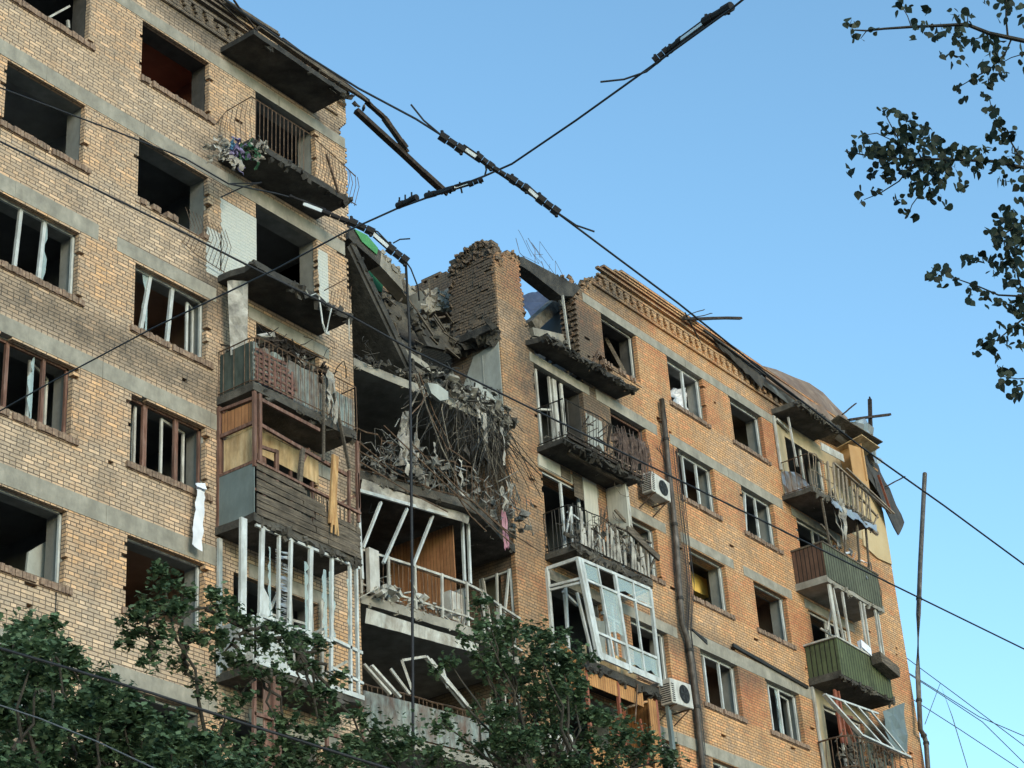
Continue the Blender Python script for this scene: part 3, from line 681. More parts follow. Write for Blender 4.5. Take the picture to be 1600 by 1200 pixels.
# white glazing poles left hanging on the third balcony from the top, side board
mb = MB()
for (a, b) in (((595, 785), (567, 856)), ((636, 795), (599, 880)), ((676, 806), (645, 885)), ((722, 812), (726, 908)), ((731, 812), (735, 912)), ((560, 795), (566, 905))):
    mb.bar(P(*a, -.25), P(*b, -.3), .06, .05)
mb.bar(P(556, 765, -.1), P(722, 812, -.45), .05, .07); mb.build('glazing_frame', M['pvc'], msl[2])
mb = MB(); mb.box(31.05, -.1, MS[2]+.2, 31.09, 1.7, MS[1]-.1); mb.build('board_wall', M['lining'], msl[2])
mb = MB(); mb.sheet((28.1, -.12, MS[1]-.02), (31.1, -.55, MS[1]-.02), (31.1, -.5, MS[1]-.2), (28.1, -.08, MS[1]-.25), 14, 2, .06, 2., 3); mb.build('fascia', M['rag'], msl[1])
mb = MB(); mb.sheet((28.1, -.12, MS[2]-.12), (31.3, -.45, MS[2]-.12), (31.3, -.42, MS[2]-.32), (28.1, -.08, MS[2]-.42), 14, 2, .04, 2., 8); mb.build('fascia', M['whitewood'], msl[2])

# the wreck of the top storeys: each broken slab, beam or wall piece is its own thing
mb = MB(); A_, B_ = V((28.12, .12, 24.80)), V((30.35, .12, 22.05)); d_ = (B_-A_).normalized(); nrm = V((d_.z, 0, -d_.x))
if nrm.z < 0: nrm = -nrm
mb.prism([A_, B_, B_+nrm*.22, A_+nrm*.22], (0, 3.9, 0)); mb.prism([A_+nrm*.1-V((0, .05, 0)), B_+nrm*.1-V((0, .05, 0)), B_+nrm*.26-V((0, .05, 0)), A_+nrm*.26-V((0, .05, 0))], (0, .045, 0))
for t in range(16): mb.chunk(lerp(A_, B_, R.random())+nrm*.2, R.uniform(.08, .25), .12, .08)
tag(mb.build('fallen_floor_slab', M['conc_burnt']), 'long sooty floor slab leaning steeply against the torn end of the left wing', 'concrete slab')
mb = MB(); y = 2.6
e = empty('broken_roof_slab', P(600, 410, y), 'tilted broken roof slab with bright green paint hanging over the gap', 'concrete slab')
q = [P(545, 352, y), P(596, 393, y), P(654, 462, y), P(652, 478, y), P(594, 415, y), P(545, 372, y)]
mb = MB(); mb.prism([q[1], q[2], q[3], q[4]], (0, .35, 0))
for t in range(30): mb.chunk(lerp(q[1], q[2], R.random())+V((0, R.uniform(0, .4), R.uniform(-.1, .05))), R.uniform(.1, .3), .15, .12)
mb.build('concrete_edge', M['conc'], e)
mb = MB(); mb.prism([q[0], q[1], q[4], q[5]], (0, .55, 0)); mb.build('slab', M['conc_burnt'], e)
mb = MB(); mb.prism([P(553, 358, y-.02), P(573, 368, y-.02), P(590, 388, y-.02), P(588, 398, y-.02), P(565, 378, y-.02)], (0, -.02, 0)); mb.build('green_paint', M['green'], e)
y = 3.3
e = empty('broken_cross_wall', P(610, 455, y), 'piece of inner brick wall partly painted green seen through the gap', 'wall')
mb = MB(); mb.prism([P(566, 408, y), P(600, 428, y), P(632, 448, y), P(646, 462, y), P(646, 478, y), P(622, 470, y), P(585, 455, y)], (0, .25, 0)); mb.build('brickwork', M['brick'], e)
mb = MB(); mb.prism([P(568, 410, y-.02), P(597, 424, y-.02), P(599, 440, y-.02), P(596, 457, y-.02), P(584, 452, y-.02)], (0, -.01, 0)); mb.build('green_paint', M['green'], e)
y = 3.1
mb = MB(); mb.bar(P(598, 462, y), P(655, 484, y), .25, .16); mb.bar(P(600, 470, y+.3), P(720, 492, y-.6), .2, .16); tag(mb.build('broken_beam', M['conc_burnt']), 'sooty beam lying under the partly green inner wall', 'beam')
y = 2.0
mb = MB(); mb.prism([P(662, 452, y), P(700, 456, y), P(713, 470, y), P(713, 486, y), P(690, 489, y), P(668, 484, y)], (0, .5, 0))
for t in range(60): mb.chunk(P(R.uniform(662, 712), R.uniform(453, 486), y-.02+R.uniform(0, .15)), R.uniform(.08, .3), .16, .12)
tag(mb.build('broken_beam', M['conc']), 'short pale stub of beam beside the dark broken tower wall', 'beam')
mb = MB()
for t in range(46): 
    mb.chunk(PX(R.uniform(655, 775), 0, 33.3) if False else V((33.3+R.uniform(-.12, .1), R.uniform(0, 1.45), 24.75+R.uniform(-.12, .18))), R.uniform(.15, .4), .3, .16)
mb.box(33.05, .0, 24.72, 33.44, 1.45, 24.9); mb.build('floor_remnant', M['conc_burnt'], bld)
# rear party wall seen behind the debris
mb = MB(); K3 = 60; N3 = 84
m3 = ragged(K3, N3, 28.3, 21.9, lambda u, z: interp([(28.3, 22.6), (30, 23.6), (31, 25.4), (32.2, 26.3), (33.4, 26.9)], u)-z, .2, 8)
courses(mb, m3, 28.3, 21.9, .3, at=3.9); mb.build('cross_wall', M['brick_burnt'], bld)
# broken brick lumps along the torn edges
mb = MB()
for (z_, x_) in edgeL:
    pass
for t in range(150):
    z_ = R.uniform(23.3, 28.1); x_ = float(interp(edgeL, z_)); mb.chunk((x_-R.uniform(-.04, .22), R.uniform(.05, .45), z_), R.uniform(.06, .24), .11, .07)
mb.build('broken_edge', M['brick_old'], bld)
mb = MB()
for t in range(260):
    u_ = R.uniform(0, 1.4); z_ = float(interp(prof, u_)); mb.chunk((33.5+R.uniform(-.1, .25), u_, z_+R.uniform(-.35, .06)), R.uniform(.08, .26), .13, .08)
mb.build('broken_edge', M['brick_burnt'], bld); mb = MB()
for t in range(110):
    x_ = R.uniform(33.45, 34.6); z_ = float(interp(topR+[(35, 24.8)], x_)); mb.chunk((x_+R.uniform(-.05, .1), R.uniform(0, .5), z_+R.uniform(-.2, .03)), R.uniform(.08, .24), .12, .08)
mb.build('broken_edge', M['brick_old'], bld); mb = MB()
for t in range(70):
    x_ = R.uniform(36.85, 38.8); z_ = float(interp(topR2, x_)); mb.chunk((x_, R.uniform(0, .5), z_+R.uniform(-.12, .05)), R.uniform(.08, .24), .12, .08)
for t in range(80):
    z_ = R.uniform(25, 28); mb.chunk((36.86+R.uniform(-.05, .08), R.uniform(.06, .5), z_), R.uniform(.08, .22), .12, .08)
mb.build('broken_edge', M['brick_old'], bld)

for (qq, y_, off_, lab) in (([(598, 462), (640, 478), (668, 520), (640, 548), (612, 510)], 1.9, .18, 'dark tilted slab fragment filling the foot of the gap below the inner wall'),
                   ([(640, 486), (700, 512), (716, 552), (668, 540)], 1.0, .16, 'grey tilted slab fragment on the rubble slope beside the dark tower wall'),
                   ([(612, 520), (655, 548), (668, 590), (630, 575)], .7, .14, 'small sooty slab fragment wedged at the foot of the long leaning slab')):
    mb = MB(); mb.prism([P(a_, b_, y_+R.uniform(-.2, .2)) for a_, b_ in qq], (0, off_, .03))
    for t in range(26): a_, b_ = qq[R.randrange(len(qq))]; c_, d_ = qq[R.randrange(len(qq))]; u_ = R.random(); mb.chunk(P(a_*u_+c_*(1-u_), b_*u_+d_*(1-u_), y_), R.uniform(.06, .25), .16, .1)
    tag(mb.build('slab_fragment', M['conc_dirty']), lab, 'concrete slab')
mb = MB()
for t in range(30):
    a_ = P(R.uniform(600, 700), R.uniform(455, 560), R.uniform(.4, 1.6)); mb.bar(a_, a_+V((R.uniform(-.7, .7), R.uniform(-.2, .2), R.uniform(-.5, .5))), R.uniform(.02, .07), R.uniform(.02, .05))
tag(mb.build('splintered_timbers', M['oldwood']), 'splintered roof timbers scattered over the gap beside the tower wall', 'timbers', kind='stuff')
# beams over the open top room of the right wing
mb = MB(); mb.bar(P(800, 402, .1), P(905, 458, .1), .5, .16, up=(0, 1, 0)) if False else mb.prism([P(803, 400, .0), P(818, 402, .0), P(908, 450, .0), P(895, 463, .0), P(876, 462, .0), P(828, 424, .0), P(812, 414, .0)], (0, .35, 0))
for t in range(26): mb.chunk(lerp(P(805, 402, .1), P(905, 452, .1), R.random()), R.uniform(.08, .24), .14, .07)
tag(mb.build('roof_beam', M['conc_burnt']), 'charred sloping beam from the broken pillar down to the cornice of the right wing', 'beam')
mb = MB(); mb.bar(P(828, 512, .9), P(882, 462, .9), .3, .3); tag(mb.build('roof_beam', M['rubble']), 'rough pale beam propped diagonally in the open top room', 'beam')
mb = MB(); mb.bar(P(828, 520, .5), P(880, 532, .5), .22, .22); tag(mb.build('roof_beam', M['conc']), 'short level beam low across the open top room', 'beam')
mb = MB(); mb.sheet(P(812, 462, 3.0), P(850, 452, 3.0), P(885, 470, 3.0), P(830, 505, 2.6), 6, 5, .2, 1.4, 4); tag(mb.build('tarpaulin', mat('dark_blue_sheet', [(.03, .045, .09), (.06, .08, .14)], 2)), 'dark blue sheet behind the beams of the open top room', 'sheet')
mb = MB(); mb.bar(P(879, 462, -.02), P(891, 555, -.02), .05, .05); mb.bar(P(852, 425, .3), P(878, 477, .3), .05); mb.bar(P(815, 425, .5), P(852, 463, .5), .04)
mb.build('window_post', M['whitewood'], bld)
mb = MB()
for t in range(9):
    a = P(R.uniform(803, 880), R.uniform(400, 440), R.uniform(0, 1)); mb.tube([a, a+V((R.uniform(-.4, .4), 0, R.uniform(-.2, .6))), a+V((R.uniform(-.7, .7), 0, R.uniform(-.6, 1.)))], .006, 3)
for c in (((806, 372), (812, 395), (829, 412)), ((825, 372), (836, 390), (836, 412)), ((846, 408), (850, 420), (855, 428))): mb.tube([P(*q, .1) for q in c], .008, 3)
mb.build('reinforcement_bar', M['rust'], bld)

# ------------------------------------------------------------------ balconies of the two wings
def bslab(x0, x1, dep, z, m_='conc_dirty', th=.14, rag=.04, chips=18, y0=0.0):
    pts = [(x0, y0, z)]; n = int(dep/.3)
    for i in range(1, n+1): pts.append((x0+R.uniform(0, rag), -dep*i/n+y0, z))
    n = int((x1-x0)/.3)
    for i in range(1, n): pts.append((x0+(x1-x0)*i/n, -dep+R.uniform(0, rag)+y0, z))
    pts += [(x1, -dep, z), (x1, y0, z)]
    mb = MB(); mb.prism(pts, (0, 0, th))
    for i in range(chips): mb.chunk((R.uniform(x0, x1), -dep+R.uniform(0, .12), z+R.uniform(-.03, .05)), R.uniform(.1, .35), .12, .06)
    return mb.build('balcony', M[m_], bld)
def loop(x0, x1, dep, z, ins=.05): return [V((x0+ins, 0, z)), V((x0+ins, -dep+ins, z)), V((x1-ins, -dep+ins, z)), V((x1-ins, 0, z))]
AX0, AX1, AD = 24.07, 26.98, .95
# top canopy
bslab(AX0, AX1, AD, 27.68, 'conc_burnt', .13, .02, 6)
# A, first level: bent open railing
b1 = bslab(AX0-.05, AX1, AD, SL[0], 'conc_burnt', .14)
mb = MB(); z = SL[0]+.14
for i in range(7): x = AX0+.0; yy = -.05-.14*i; mb.tube([(x, yy, z+.05), (x-.05, yy, z+.6), (x+.02, yy-.02, z+1.02)], .009, 4)
mb.tube([(AX0-.12, -.03, z+.75), (AX0-.02, -.2, z+1.02), (AX0, -.9, z+1.06)], .016, 4)
for i in range(13): x = AX0+.1+.12*i; mb.tube([(x, -.9, z+.04), (x, -.92, z+1.02)], .010, 4)
mb.tube([(AX0+.02, -.9, z+1.05), (AX0+1.75, -.93, z+1.02)], .018, 4); mb.tube([(AX0+.02, -.9, z+.05), (AX0+3.15, -.93, z-.06)], .016, 4)
mb.tube([(AX0+1.75, -.93, z+1.0), (AX0+2.4, -.98, z+.8), (AX0+3.1, -.98, z+.62)], .016, 4)
for i in range(14): x = AX0+1.85+.098*i; t = i/13; mb.tube([(x, -.9, z+.02-.1*t), (x+.02, -.98-.05*t, z+.35), (x+R.uniform(-.05, .05), -.95-.05*t, z+.95-.34*t)], .009, 4)
mb.bar((AX0+2.2, -.95, z+.75), (AX0+2.5, -1.0, z-.1), .05, .03)
mb.build('railing', M['rust'], b1)
# A, second level: bare slab, hooks of the lost railing
b2 = bslab(AX0-.03, AX1, AD, SL[1], 'conc_burnt', .14, .10, 30)
mb = MB(); z = SL[1]+.12
for i in range(7): x = AX1-.62+.1*i; mb.tube([(x, -.85, z), (x+.05, -.9, z+.35+.06*i)], .008, 4)
mb.tube([(AX1-.75, -.85, z+.3), (AX1-.1, -.9, z+.85)], .012, 4)
for i in range(12): x = AX0-1.0+.1*i; mb.tube([(x, -.02, z+.35-.02*i), (x+.12, -.12, z+.75), (x+.02, -.05, z+1.15)], .007, 3)
mb.tube([(AX0-1.05, -.05, z+.32), (AX0-.7, -.1, z+.15), (AX0+.1, -.1, z+.1)], .012, 4)
mb.build('railing', M['rust'], b2)
mb = MB(); z = SL[1]
mb.tube([(25.95, -.95, z+.1), (25.98, -1.0, z-.5), (26.08, -1.0, z-.72), (26.3, -.97, z+.02)], .02, 5); mb.tube([(25.5, -.97, z+.1), (25.6, -1.0, z-.05), (25.8, -1.0, z+.1), (25.95, -.97, z+.1)], .012, 4)
tag(mb.build('hanging_cable', M['pvc']), 'white cable loop dangling from the bare sooty slab of the second balcony', 'cable')
mb = MB(); mb.tube([(26.85, -.95, z+.02), (26.82, -.97, z-.55)], .014, 4); tag(mb.build('hanging_lath', M['whitewood']), 'short white lath hanging at the right end of the bare sooty slab', 'lath')
# A, third level: grey green panels, left side dark, burnt junk on top
b3 = bslab(AX0-.04, AX1, AD, SL[2]+.02, 'conc_dirty', .17, .03)
z = SL[2]+.2
railing(loop(AX0, AX1, AD+.02, z, .0), .98, b3, 'rust', .125, .009, .05, .012)
mb = MB(); x = AX0+.03
while x < AX1:
    e_ = x+R.uniform(.28, .5); top = .9+R.uniform(-.03, .03)
    if x > 25.9: top -= R.uniform(0, .2)
    mb.sheet((x, -AD+.07, z+.02), (min(e_, AX1), -AD+.07, z+.02), (min(e_, AX1), -AD+.07, z+top), (x, -AD+.07, z+top), 3, 5, .03, 4, x); x = e_-.01
mb.build('cladding_panel', M['panel_peel'], b3)
mb = MB(); mb.box(AX0+.03, -AD+.1, z+.02, AX0+.045, -.03, z+.92); mb.build('side_panel', M['panel_dgreen'], b3)
mb = MB()
for i in range(7):       # brick red woven strips on the front
    zz = z+.06+i*.11; mb.sheet((AX0+.05, -AD+.045, zz), (AX0+1.25-.08*abs(i-2), -AD+.045, zz), (AX0+1.25-.08*abs(i-2), -AD+.04, zz+.05), (AX0+.05, -AD+.04, zz+.05), 8, 1, .03, 6, i)
for i in range(7):
    xx = AX0+.1+i*.16; mb.box(xx, -AD+.03, z+.05, xx+.05, -AD+.045, z+.62+R.uniform(-.1, .1))
mb.build('woven_screen', mat('woven_screen', [(.12, .06, .05), (.20, .11, .09)], 6), b3)
def junk(x0, x1, y0, y1, z0, h, n, sticks=30, cables=16, mats=('burntwood', 'rubble', 'rag')):
    a = MB(); 
    for t in range(n):
        x = R.uniform(x0, x1); hh = h*(.35+.65*math.sin(math.pi*(x-x0)/(x1-x0))); a.chunk((x, R.uniform(y0, y1), z0+R.uniform(0, hh)), R.uniform(.05, .28), R.uniform(.05, .2), R.uniform(.03, .12))
    for t in range(sticks):
        p = V((R.uniform(x0, x1), R.uniform(y0, y1), z0+R.uniform(0, h))); d = V((R.uniform(-1, 1), R.uniform(-.5, .4), R.uniform(-.6, .7)))*R.uniform(.2, .6); a.bar(p, p+d, R.uniform(.015, .05), R.uniform(.01, .03))
    for t in range(cables):
        p = V((R.uniform(x0, x1), R.uniform(y0, y1)-.05, z0+R.uniform(0, h))); pts = [p]
        for k in range(5): p = p+V((R.uniform(-.2, .2), R.uniform(-.1, .1), R.uniform(-.22, .16))); pts.append(p)
        a.tube(pts, R.uniform(.006, .013), 4)
    return a
def rags(x0, x1, y, z0, z1, n, L_=(.3, .9), w_=(.04, .2)):
    a = MB()
    for t in range(n):
        x = R.uniform(x0, x1); z = R.uniform(z0, z1); l = R.uniform(*L_); ww = R.uniform(*w_); yy = y+R.uniform(-.12, .1)
        a.sheet((x, yy, z), (x+ww, yy+R.uniform(-.1, .1), z), (x+ww*R.uniform(.1, 1)+R.uniform(-.1, .1), yy-.03, z-l), (x+R.uniform(-.05, .1), yy, z-l*R.uniform(.7, 1)), 3, 7, .10, 4, x*3+z, .004, .015)
    return a
z = SL[2]+1.15
tag(junk(AX0+.15, AX1-.5, -.92, -.1, z-.1, .5, 130, 60, 40).build('burnt_debris', M['burntwood']), 'black burnt junk piled on the grey green panelled balcony', 'debris', kind='stuff')
mb = MB(); mb.chunk((24.75, -.6, z+.38), .35, .3, .14).chunk((25.7, -.7, z+.18), .3, .3, .1).chunk((25.95, -.7, z+.12), .3, .2, .1).chunk((25.4, -.75, z+.2), .2, .2, .1).box(26.9, -.5, z-.05, 27.2, -.3, z)
tag(mb.build('white_scraps', M['rag']), 'pale scraps lying on top of the burnt junk on the panelled balcony', 'debris', kind='stuff')
tag(rags(25.95, 26.35, -1.0, z-.05, z+.05, 7, (.5, 1.2), (.05, .18)).build('torn_cloth', M['rag']), 'pale torn cloth strips hanging down the front of the grey green balcony', 'cloth')
mb = MB(); mb.bar((25.95, -1.02, z-.3), (25.9, -1.02, z-2.0), .05, .04); mb.bar((26.25, -1.02, z-.4), (26.65, -1.02, z-1.9), .06, .04)
tag(mb.build('hanging_lath', M['oldwood']), 'two grey laths dangling in front of the wooden balcony frame', 'lath')
mb = MB(); mb.sheet((24.05, -.25, SL[1]-.05), (24.32, -.55, SL[1]-.1), (24.35, -.5, SL[2]+1.1), (24.1, -.3, SL[2]+1.0), 4, 10, .08, 4, 2); tag(mb.build('hanging_sheet', M['rag']), 'long pale strip hanging beside the wall above the grey green balcony', 'sheet')
# A, fourth level: wooden enclosure
zf = SL[3]+.02; AD4 = .98
b4 = bslab(AX0-.06, AX1, AD4, zf, 'conc_dirty', .16, .05, 50)
mb = MB(); mb.box(AX0-.02, -AD4+.03, zf+.14, AX0+.0, -.02, zf+1.2); mb.build('side_panel', M['panel_grey'], b4)
mb = MB()
for i in range(7):
    zz = zf+.15+i*.15
    x_ = AX0+.03
    e_ = AX1 if i < 5 else (AX0+1.9-.5*(i-5)); x1_ = x_
    while x1_ < e_-.05:
        x2_ = min(e_, x1_+R.uniform(1.2, 2.0)); t0_, t1_ = (x1_-x_)/3, (x2_-x_)/3; dz_ = R.uniform(-.012, .012); sl_ = -.02*i-.03
        mb.prism([(x1_, -AD4, zz+t0_*sl_+dz_), (x2_, -AD4+R.uniform(-.02, .01), zz+t1_*sl_+dz_+R.uniform(-.03, .02)), (x2_-R.uniform(0, .06), -AD4, zz+.118+t1_*sl_+dz_), ((x1_+x2_)/2, -AD4-.01, zz+.122+(t0_+t1_)/2*sl_+R.uniform(-.02, .01)), (x1_, -AD4, zz+.124+t0_*sl_+dz_)], (0, .022, 0)); x1_ = x2_+.006
mb.build('plank_front', M['oldwood'], b4)
mb = MB()
for i in range(24): x = AX0+.1+i*.12; mb.bar((x, -AD4+.05, zf+.12), (x, -AD4+.05, zf+1.15-.12*i/24), .03, .012)
mb.build('slat_backing', M['oldwood'], b4)
mb = MB(); z2 = zf+1.2; zt = SL[2]-.02
for (x, y) in ((AX0, -AD4+.03), (AX0+.14, -AD4+.03), (AX0, -.04), (AX0+.1, -.04)): mb.bar((x, y, z2-.1 if y < -.5 else zf), (x, y, zt), .07, .06)
mb.bar((AX0, -AD4, z2), (AX1, -AD4, z2-.12), .06, .05); mb.bar((AX0, -AD4+.03, z2), (AX0, 0, z2), .06, .06); mb.bar((AX0, -AD4+.03, z2+.82), (AX0, 0, z2+.82), .05, .07)
mb.bar((AX0+.1, -AD4+.03, z2+.82), (AX1-.3, -AD4+.05, z2+.62), .05, .07); mb.bar((AX0+.1, -AD4+.03, z2+1.35), (AX0+1.8, -AD4+.03, z2+1.3), .05, .07)
mb.bar((AX0, -AD4+.03, z2+1.33), (AX0, 0, z2+1.38), .05, .06)
mb.bar((AX1, -AD4+.03, z2), (AX1, -AD4+.03, zt), .06); mb.bar((AX1-.02, -AD4+.03, zf+.9), (AX1-.02, -AD4+.03, z2+.75), .06); mb.bar((AX1-.3, -AD4+.03, zf+.8), (AX1-.3, -AD4+.0, z2+.7), .05)
mb.bar((AX0+.2, -.9, z2+.40), (AX0+.95, -.6, z2+.66), .05, .06); mb.bar((AX0+.95, -.6, z2-.3), (AX0+.97, -.6, z2+.70), .09, .05); mb.bar((AX1-.35, -.8, z2+.05), (AX1, -.9, z2+.3), .04)
mb.bar((AX0+1.7, -.5, z2+.55), (AX0+2.1, -.4, z2+1.2), .05); mb.build('wooden_frame', M['brownwood'], b4)
mb = MB(); mb.bar((AX0+1.18, -AD4+.02, z2-.2), (AX0+1.3, -AD4+.02, z2+.72), .09, .07); mb.build('leaning_post', M['oldwood'], b4)
mb = MB(); mb.box(AX0+.06, -AD4+.16, z2+.02, AX0+.07, -.1, z2+.75); mb.prism([(AX0+.08, -.02, z2+.92), (AX1-.1, -.02, z2+.80), (AX1-.1, -.02, z2+1.3), (AX0+.08, -.02, z2+1.42)], (0, .01, 0)); mb.build('plywood_board', M['ply'], b4)
mb = MB()
for x in (24.55, 25.3, 25.36, 26.1, 26.72): mb.bar((x, .02, zf+.2), (x, .02, z2+.98), .06, .05)
mb.bar((24.5, .02, z2+.1), (26.7, .02, z2+.1), .05); mb.build('door_frame', M['brownwood'], bld)
mb = MB(); mb.prism([(AX0+.02, -.9, z2+.85), (AX0+.02, -.1, z2+.85), (AX0+.02, -.1, z2+1.3), (AX0+.02, -.9, z2+1.28)], (.02, 0, 0)); mb.build('upper_board', M['lining'], b4)
mb = MB(); mb.bar((AX1-.75, -AD4-.05, z2+.85), (AX1-.9, -AD4-.05, zf+.55), .16, .05)
for i in range(5): mb.bar((AX1-.8+R.uniform(-.05, .05), -AD4-.06, zf+1.1), (AX1-.85+R.uniform(-.12, .1), -AD4-.08, zf+.35), .03, .02)
tag(mb.build('splintered_plank', M['orangewood']), 'bright orange splintered plank standing in the wooden balcony', 'plank')
railing([V((AX0+1.6, -AD4+.06, zf+.15)), V((AX1, -AD4+.06, zf+.15))], 1.02, b4, 'steel', .12, .008, .05, .01)
# A, fifth level: white plastic glazing
zf = SL[4]; b5 = bslab(AX0, AX1, AD, zf, 'conc_dirty', .15)
mb = MB(); zt = SL[3]-.04
for (pxa, pya, pxb, pyb, wd) in ((380, 835, 378, 1020, .15), (410, 850, 405, 1040, .09), (436, 862, 434, 1000, .05), (455, 872, 450, 1060, .06), (486, 885, 482, 1065, .09), (519, 897, 517, 1075, .06), (547, 905, 548, 1085, .05), (557, 908, 560, 1090, .05)):
    a = P(pxa, pya, -.92); b = P(pxb, pyb, -.92); mb.bar((a.x, -.92, SL[3]+.0), (a.x+(b.x-a.x), -.92, zf+.2), wd, .06)
mb.bar((AX0+.1, -.92, zf+1.05), (AX0+2.0, -.92, zf+1.05), .06, .06); mb.bar((AX0+2, -.92, zf+1.12), (AX1, -.92, zf+1.05), .06, .06); mb.bar((AX0+2, -.92, zf+.55), (AX1, -.92, zf+.45), .06, .05)
mb.bar((AX0+.02, -.05, zf+.1), (AX0+.02, -.05, zt), .09, .06); mb.bar((AX0+.05, -.92, SL[3]-.03), (AX1, -.92, SL[3]-.03), .05, .05); mb.bar((AX0+.02, -.9, zf+1.0), (AX0+.02, 0, zf+1.0), .05); mb.bar((AX0, -.92, zf+.16), (AX1, -.92, zf+.16), .07, .09)
mb.build('glazing_frame', M['pvc'], b5)
mb = MB()
for (x, x2) in ((25.15, 25.15), (25.5, 25.62), (26.0, 25.9), (26.5, 26.5), (26.75, 26.8)): mb.bar((x, -.12, zf+.15), (x2, -.1, zf+2.3), .06, .05)
mb.bar((25.15, -.1, zf+1.6), (26.5, -.1, zf+1.7), .05); mb.bar((25.3, -.5, zf+.9), (26.4, -.6, zf+1.5), .05); mb.bar((24.5, -.6, zf+.8), (25.4, -.4, zf+2.2), .04); mb.bar((25.9, -.5, zf+.3), (26.8, -.7, zf+.9), .05)
mb.build('inner_frame', M['whitewood'], b5)
mb = MB(); mb.box(AX0+.08, -.93, zf+.2, AX0+.85, -.9, zf+1.0); mb.box(AX0+.0, -.9, zf+.2, AX0+.02, -.1, zf+1.0); mb.prism([(AX0+.15, -.915, zf+1.05), (AX0+.5, -.915, zf+1.05), (AX0+.45, -.915, zf+1.4), (AX0+.15, -.915, zf+1.75)], (0, .01, 0)); mb.build('lower_panel', M['pvc'], b5)
mb = MB(); x = AX0+.62
for i in range(34):
    zz = zf+1.15+i*.04; mb.sheet((x, -.88, zz), (x+.33, -.88, zz+R.uniform(-.05, .07)), (x+.33, -.87, zz+.02+R.uniform(-.05, .06)), (x, -.87, zz+.024), 3, 1, .04, 6, i)
tag(mb.build('window_blind', M['tin']), 'crumpled silvery slatted blind hanging in the white glazed balcony', 'blind')
for (xa, xb, s_) in ((1.35, 1.5, 0), (1.95, 1.8, 1), (2.03, 2.2, 2), (.44, .36, 3), (2.62, 2.5, 4)):
    mb = MB(); n = 14; pts = [(AX0+xa, -.92, zf+1.1)]
    for i in range(n+1): pts.append((AX0+xa+(xb-xa)*R.uniform(.2, 1), -.92, zf+1.1+1.35*i/n))
    pts.append((AX0+xa, -.92, zf+2.45)); mb.prism(pts, (0, .005, 0)); mb.build('pane', M['glass'], b5)
# A, sixth level
zf = SL[5]; b6 = bslab(AX0, AX1, AD, zf, 'conc_dirty')
mb = MB()
for x in (AX0, AX0+.55, AX0+1.9, AX1): mb.bar((x, -.9, zf+.1), (x+R.uniform(-.05, .05), -.9, SL[4]), .06, .06)
mb.bar((AX0, -.9, zf+1.1), (AX1, -.9, zf+1.1), .07); mb.bar((AX0, -.9, zf+2.0), (AX1, -.9, zf+2.1), .06); mb.bar((AX0+.8, -.95, zf+.7), (AX0+2.2, -1, zf+1.9), .06); mb.build('wooden_frame', M['brownwood'], b6)
mb = MB(); mb.box(AX0+.3, -.86, zf+1.2, AX0+.75, -.84, SL[4]-.1); mb.build('side_board', M['brownwood'], b6)
mb = MB(); mb.box(AX0+.05, -.93, zf+.1, AX1, -.91, zf+1.05); mb.build('cladding_panel', M['panel_peel'], b6)
# whitewashed brick beside the second balcony door
def patch(x0, x1, z0, z1, m_, y=-.004, par_=None, name='whitewash'):
    mb = MB(); n = 24; L_ = [(x0+R.uniform(-.03, .03), y, z0+(z1-z0)*i/n) for i in range(n+1)]; R_ = [(x1+R.uniform(-.0, .0), y, z0+(z1-z0)*i/n) for i in range(n, -1, -1)]
    mb.prism(L_+R_, (0, .003, 0)); return mb.build(name, M[m_], par_ or bld)
patch(24.12, 25.14, SL[1]+.16, 24.05, 'whitewash'); patch(27.03, 27.33, SL[1]+.16, 24.2, 'whitewash'); patch(23.72, 24.14, SL[1]+.1, 23.2, 'whitewash')

# ------------------------------------------------------------------ B balconies (beside the broken pillar)
B0, B1, BD = 34.62, 37.75, .85
# B1: ruined top slab with a crumbled edge
c1 = bslab(B0-.15, 38.35, .62, SL[0]-.02, 'conc_burnt', .14, .12, 70)
mb = MB()
for i in range(60): mb.chunk((R.uniform(34.7, 37.2), R.uniform(-.5, .2), SL[0]+.15+R.uniform(-.02, .12)), R.uniform(.08, .28), .16, .10)
mb.build('edge_rubble', M['rubble'], c1)
mb = MB()
for (a, b) in (((940, 555), (952, 590)), ((938, 553), (920, 580)), ((968, 590), (978, 612)), ((985, 600), (975, 612)), ((1000, 608), (985, 600))): mb.tube([P(*a, -.3), P(*b, -.5)], .014, 4)
mb.bar(P(919, 580, -.05), P(935, 548, -.02), .05, .04); mb.build('railing', M['rust'], c1)
# B2: black bent railing, white posts, burnt netting
c2 = bslab(B0, B1, BD, SL[1]+.02, 'conc_burnt', .13, .05, 40); z = SL[1]+.16
railing([V((B0+.05, 0, z)), V((B0+.05, -BD+.03, z))], 1.0, c2, 'steel', .14, .010, .1, .02, mid=False)
railing([V((B0+.05, -BD+.03, z)), V((B1+.1, -BD+.03, z))], 1.0, c2, 'steel', .12, .010, .12, .05, lean=.05)
mb = MB()
for i in range(16): x = R.uniform(B0+.3, B1-.6); mb.bar((x, -BD-.02, z+R.uniform(.1, .6)), (x+R.uniform(.2, .5), -BD-.04, z+R.uniform(.3, 1.0)), .035, .02)
mb.bar((B0+.05, -BD, z-.0), (B1+.1, -BD, z-.02), .05, .05); mb.bar((B0+.05, -BD, z+.12), (B1, -BD, z+.1), .03, .03); mb.build('burnt_laths', M['burntwood'], c2)
mb = MB()
for i in range(70):
    x = R.uniform(B0+2.1, B1+.35); a = V((x, -BD-.05+R.uniform(-.1, .05), z+R.uniform(.7, 1.08))); mb.tube([a, a+V((R.uniform(-.1, .1), -.03, -.3)), a+V((R.uniform(-.2, .15), 0, -R.uniform(.5, 1.0)))], .009, 3)
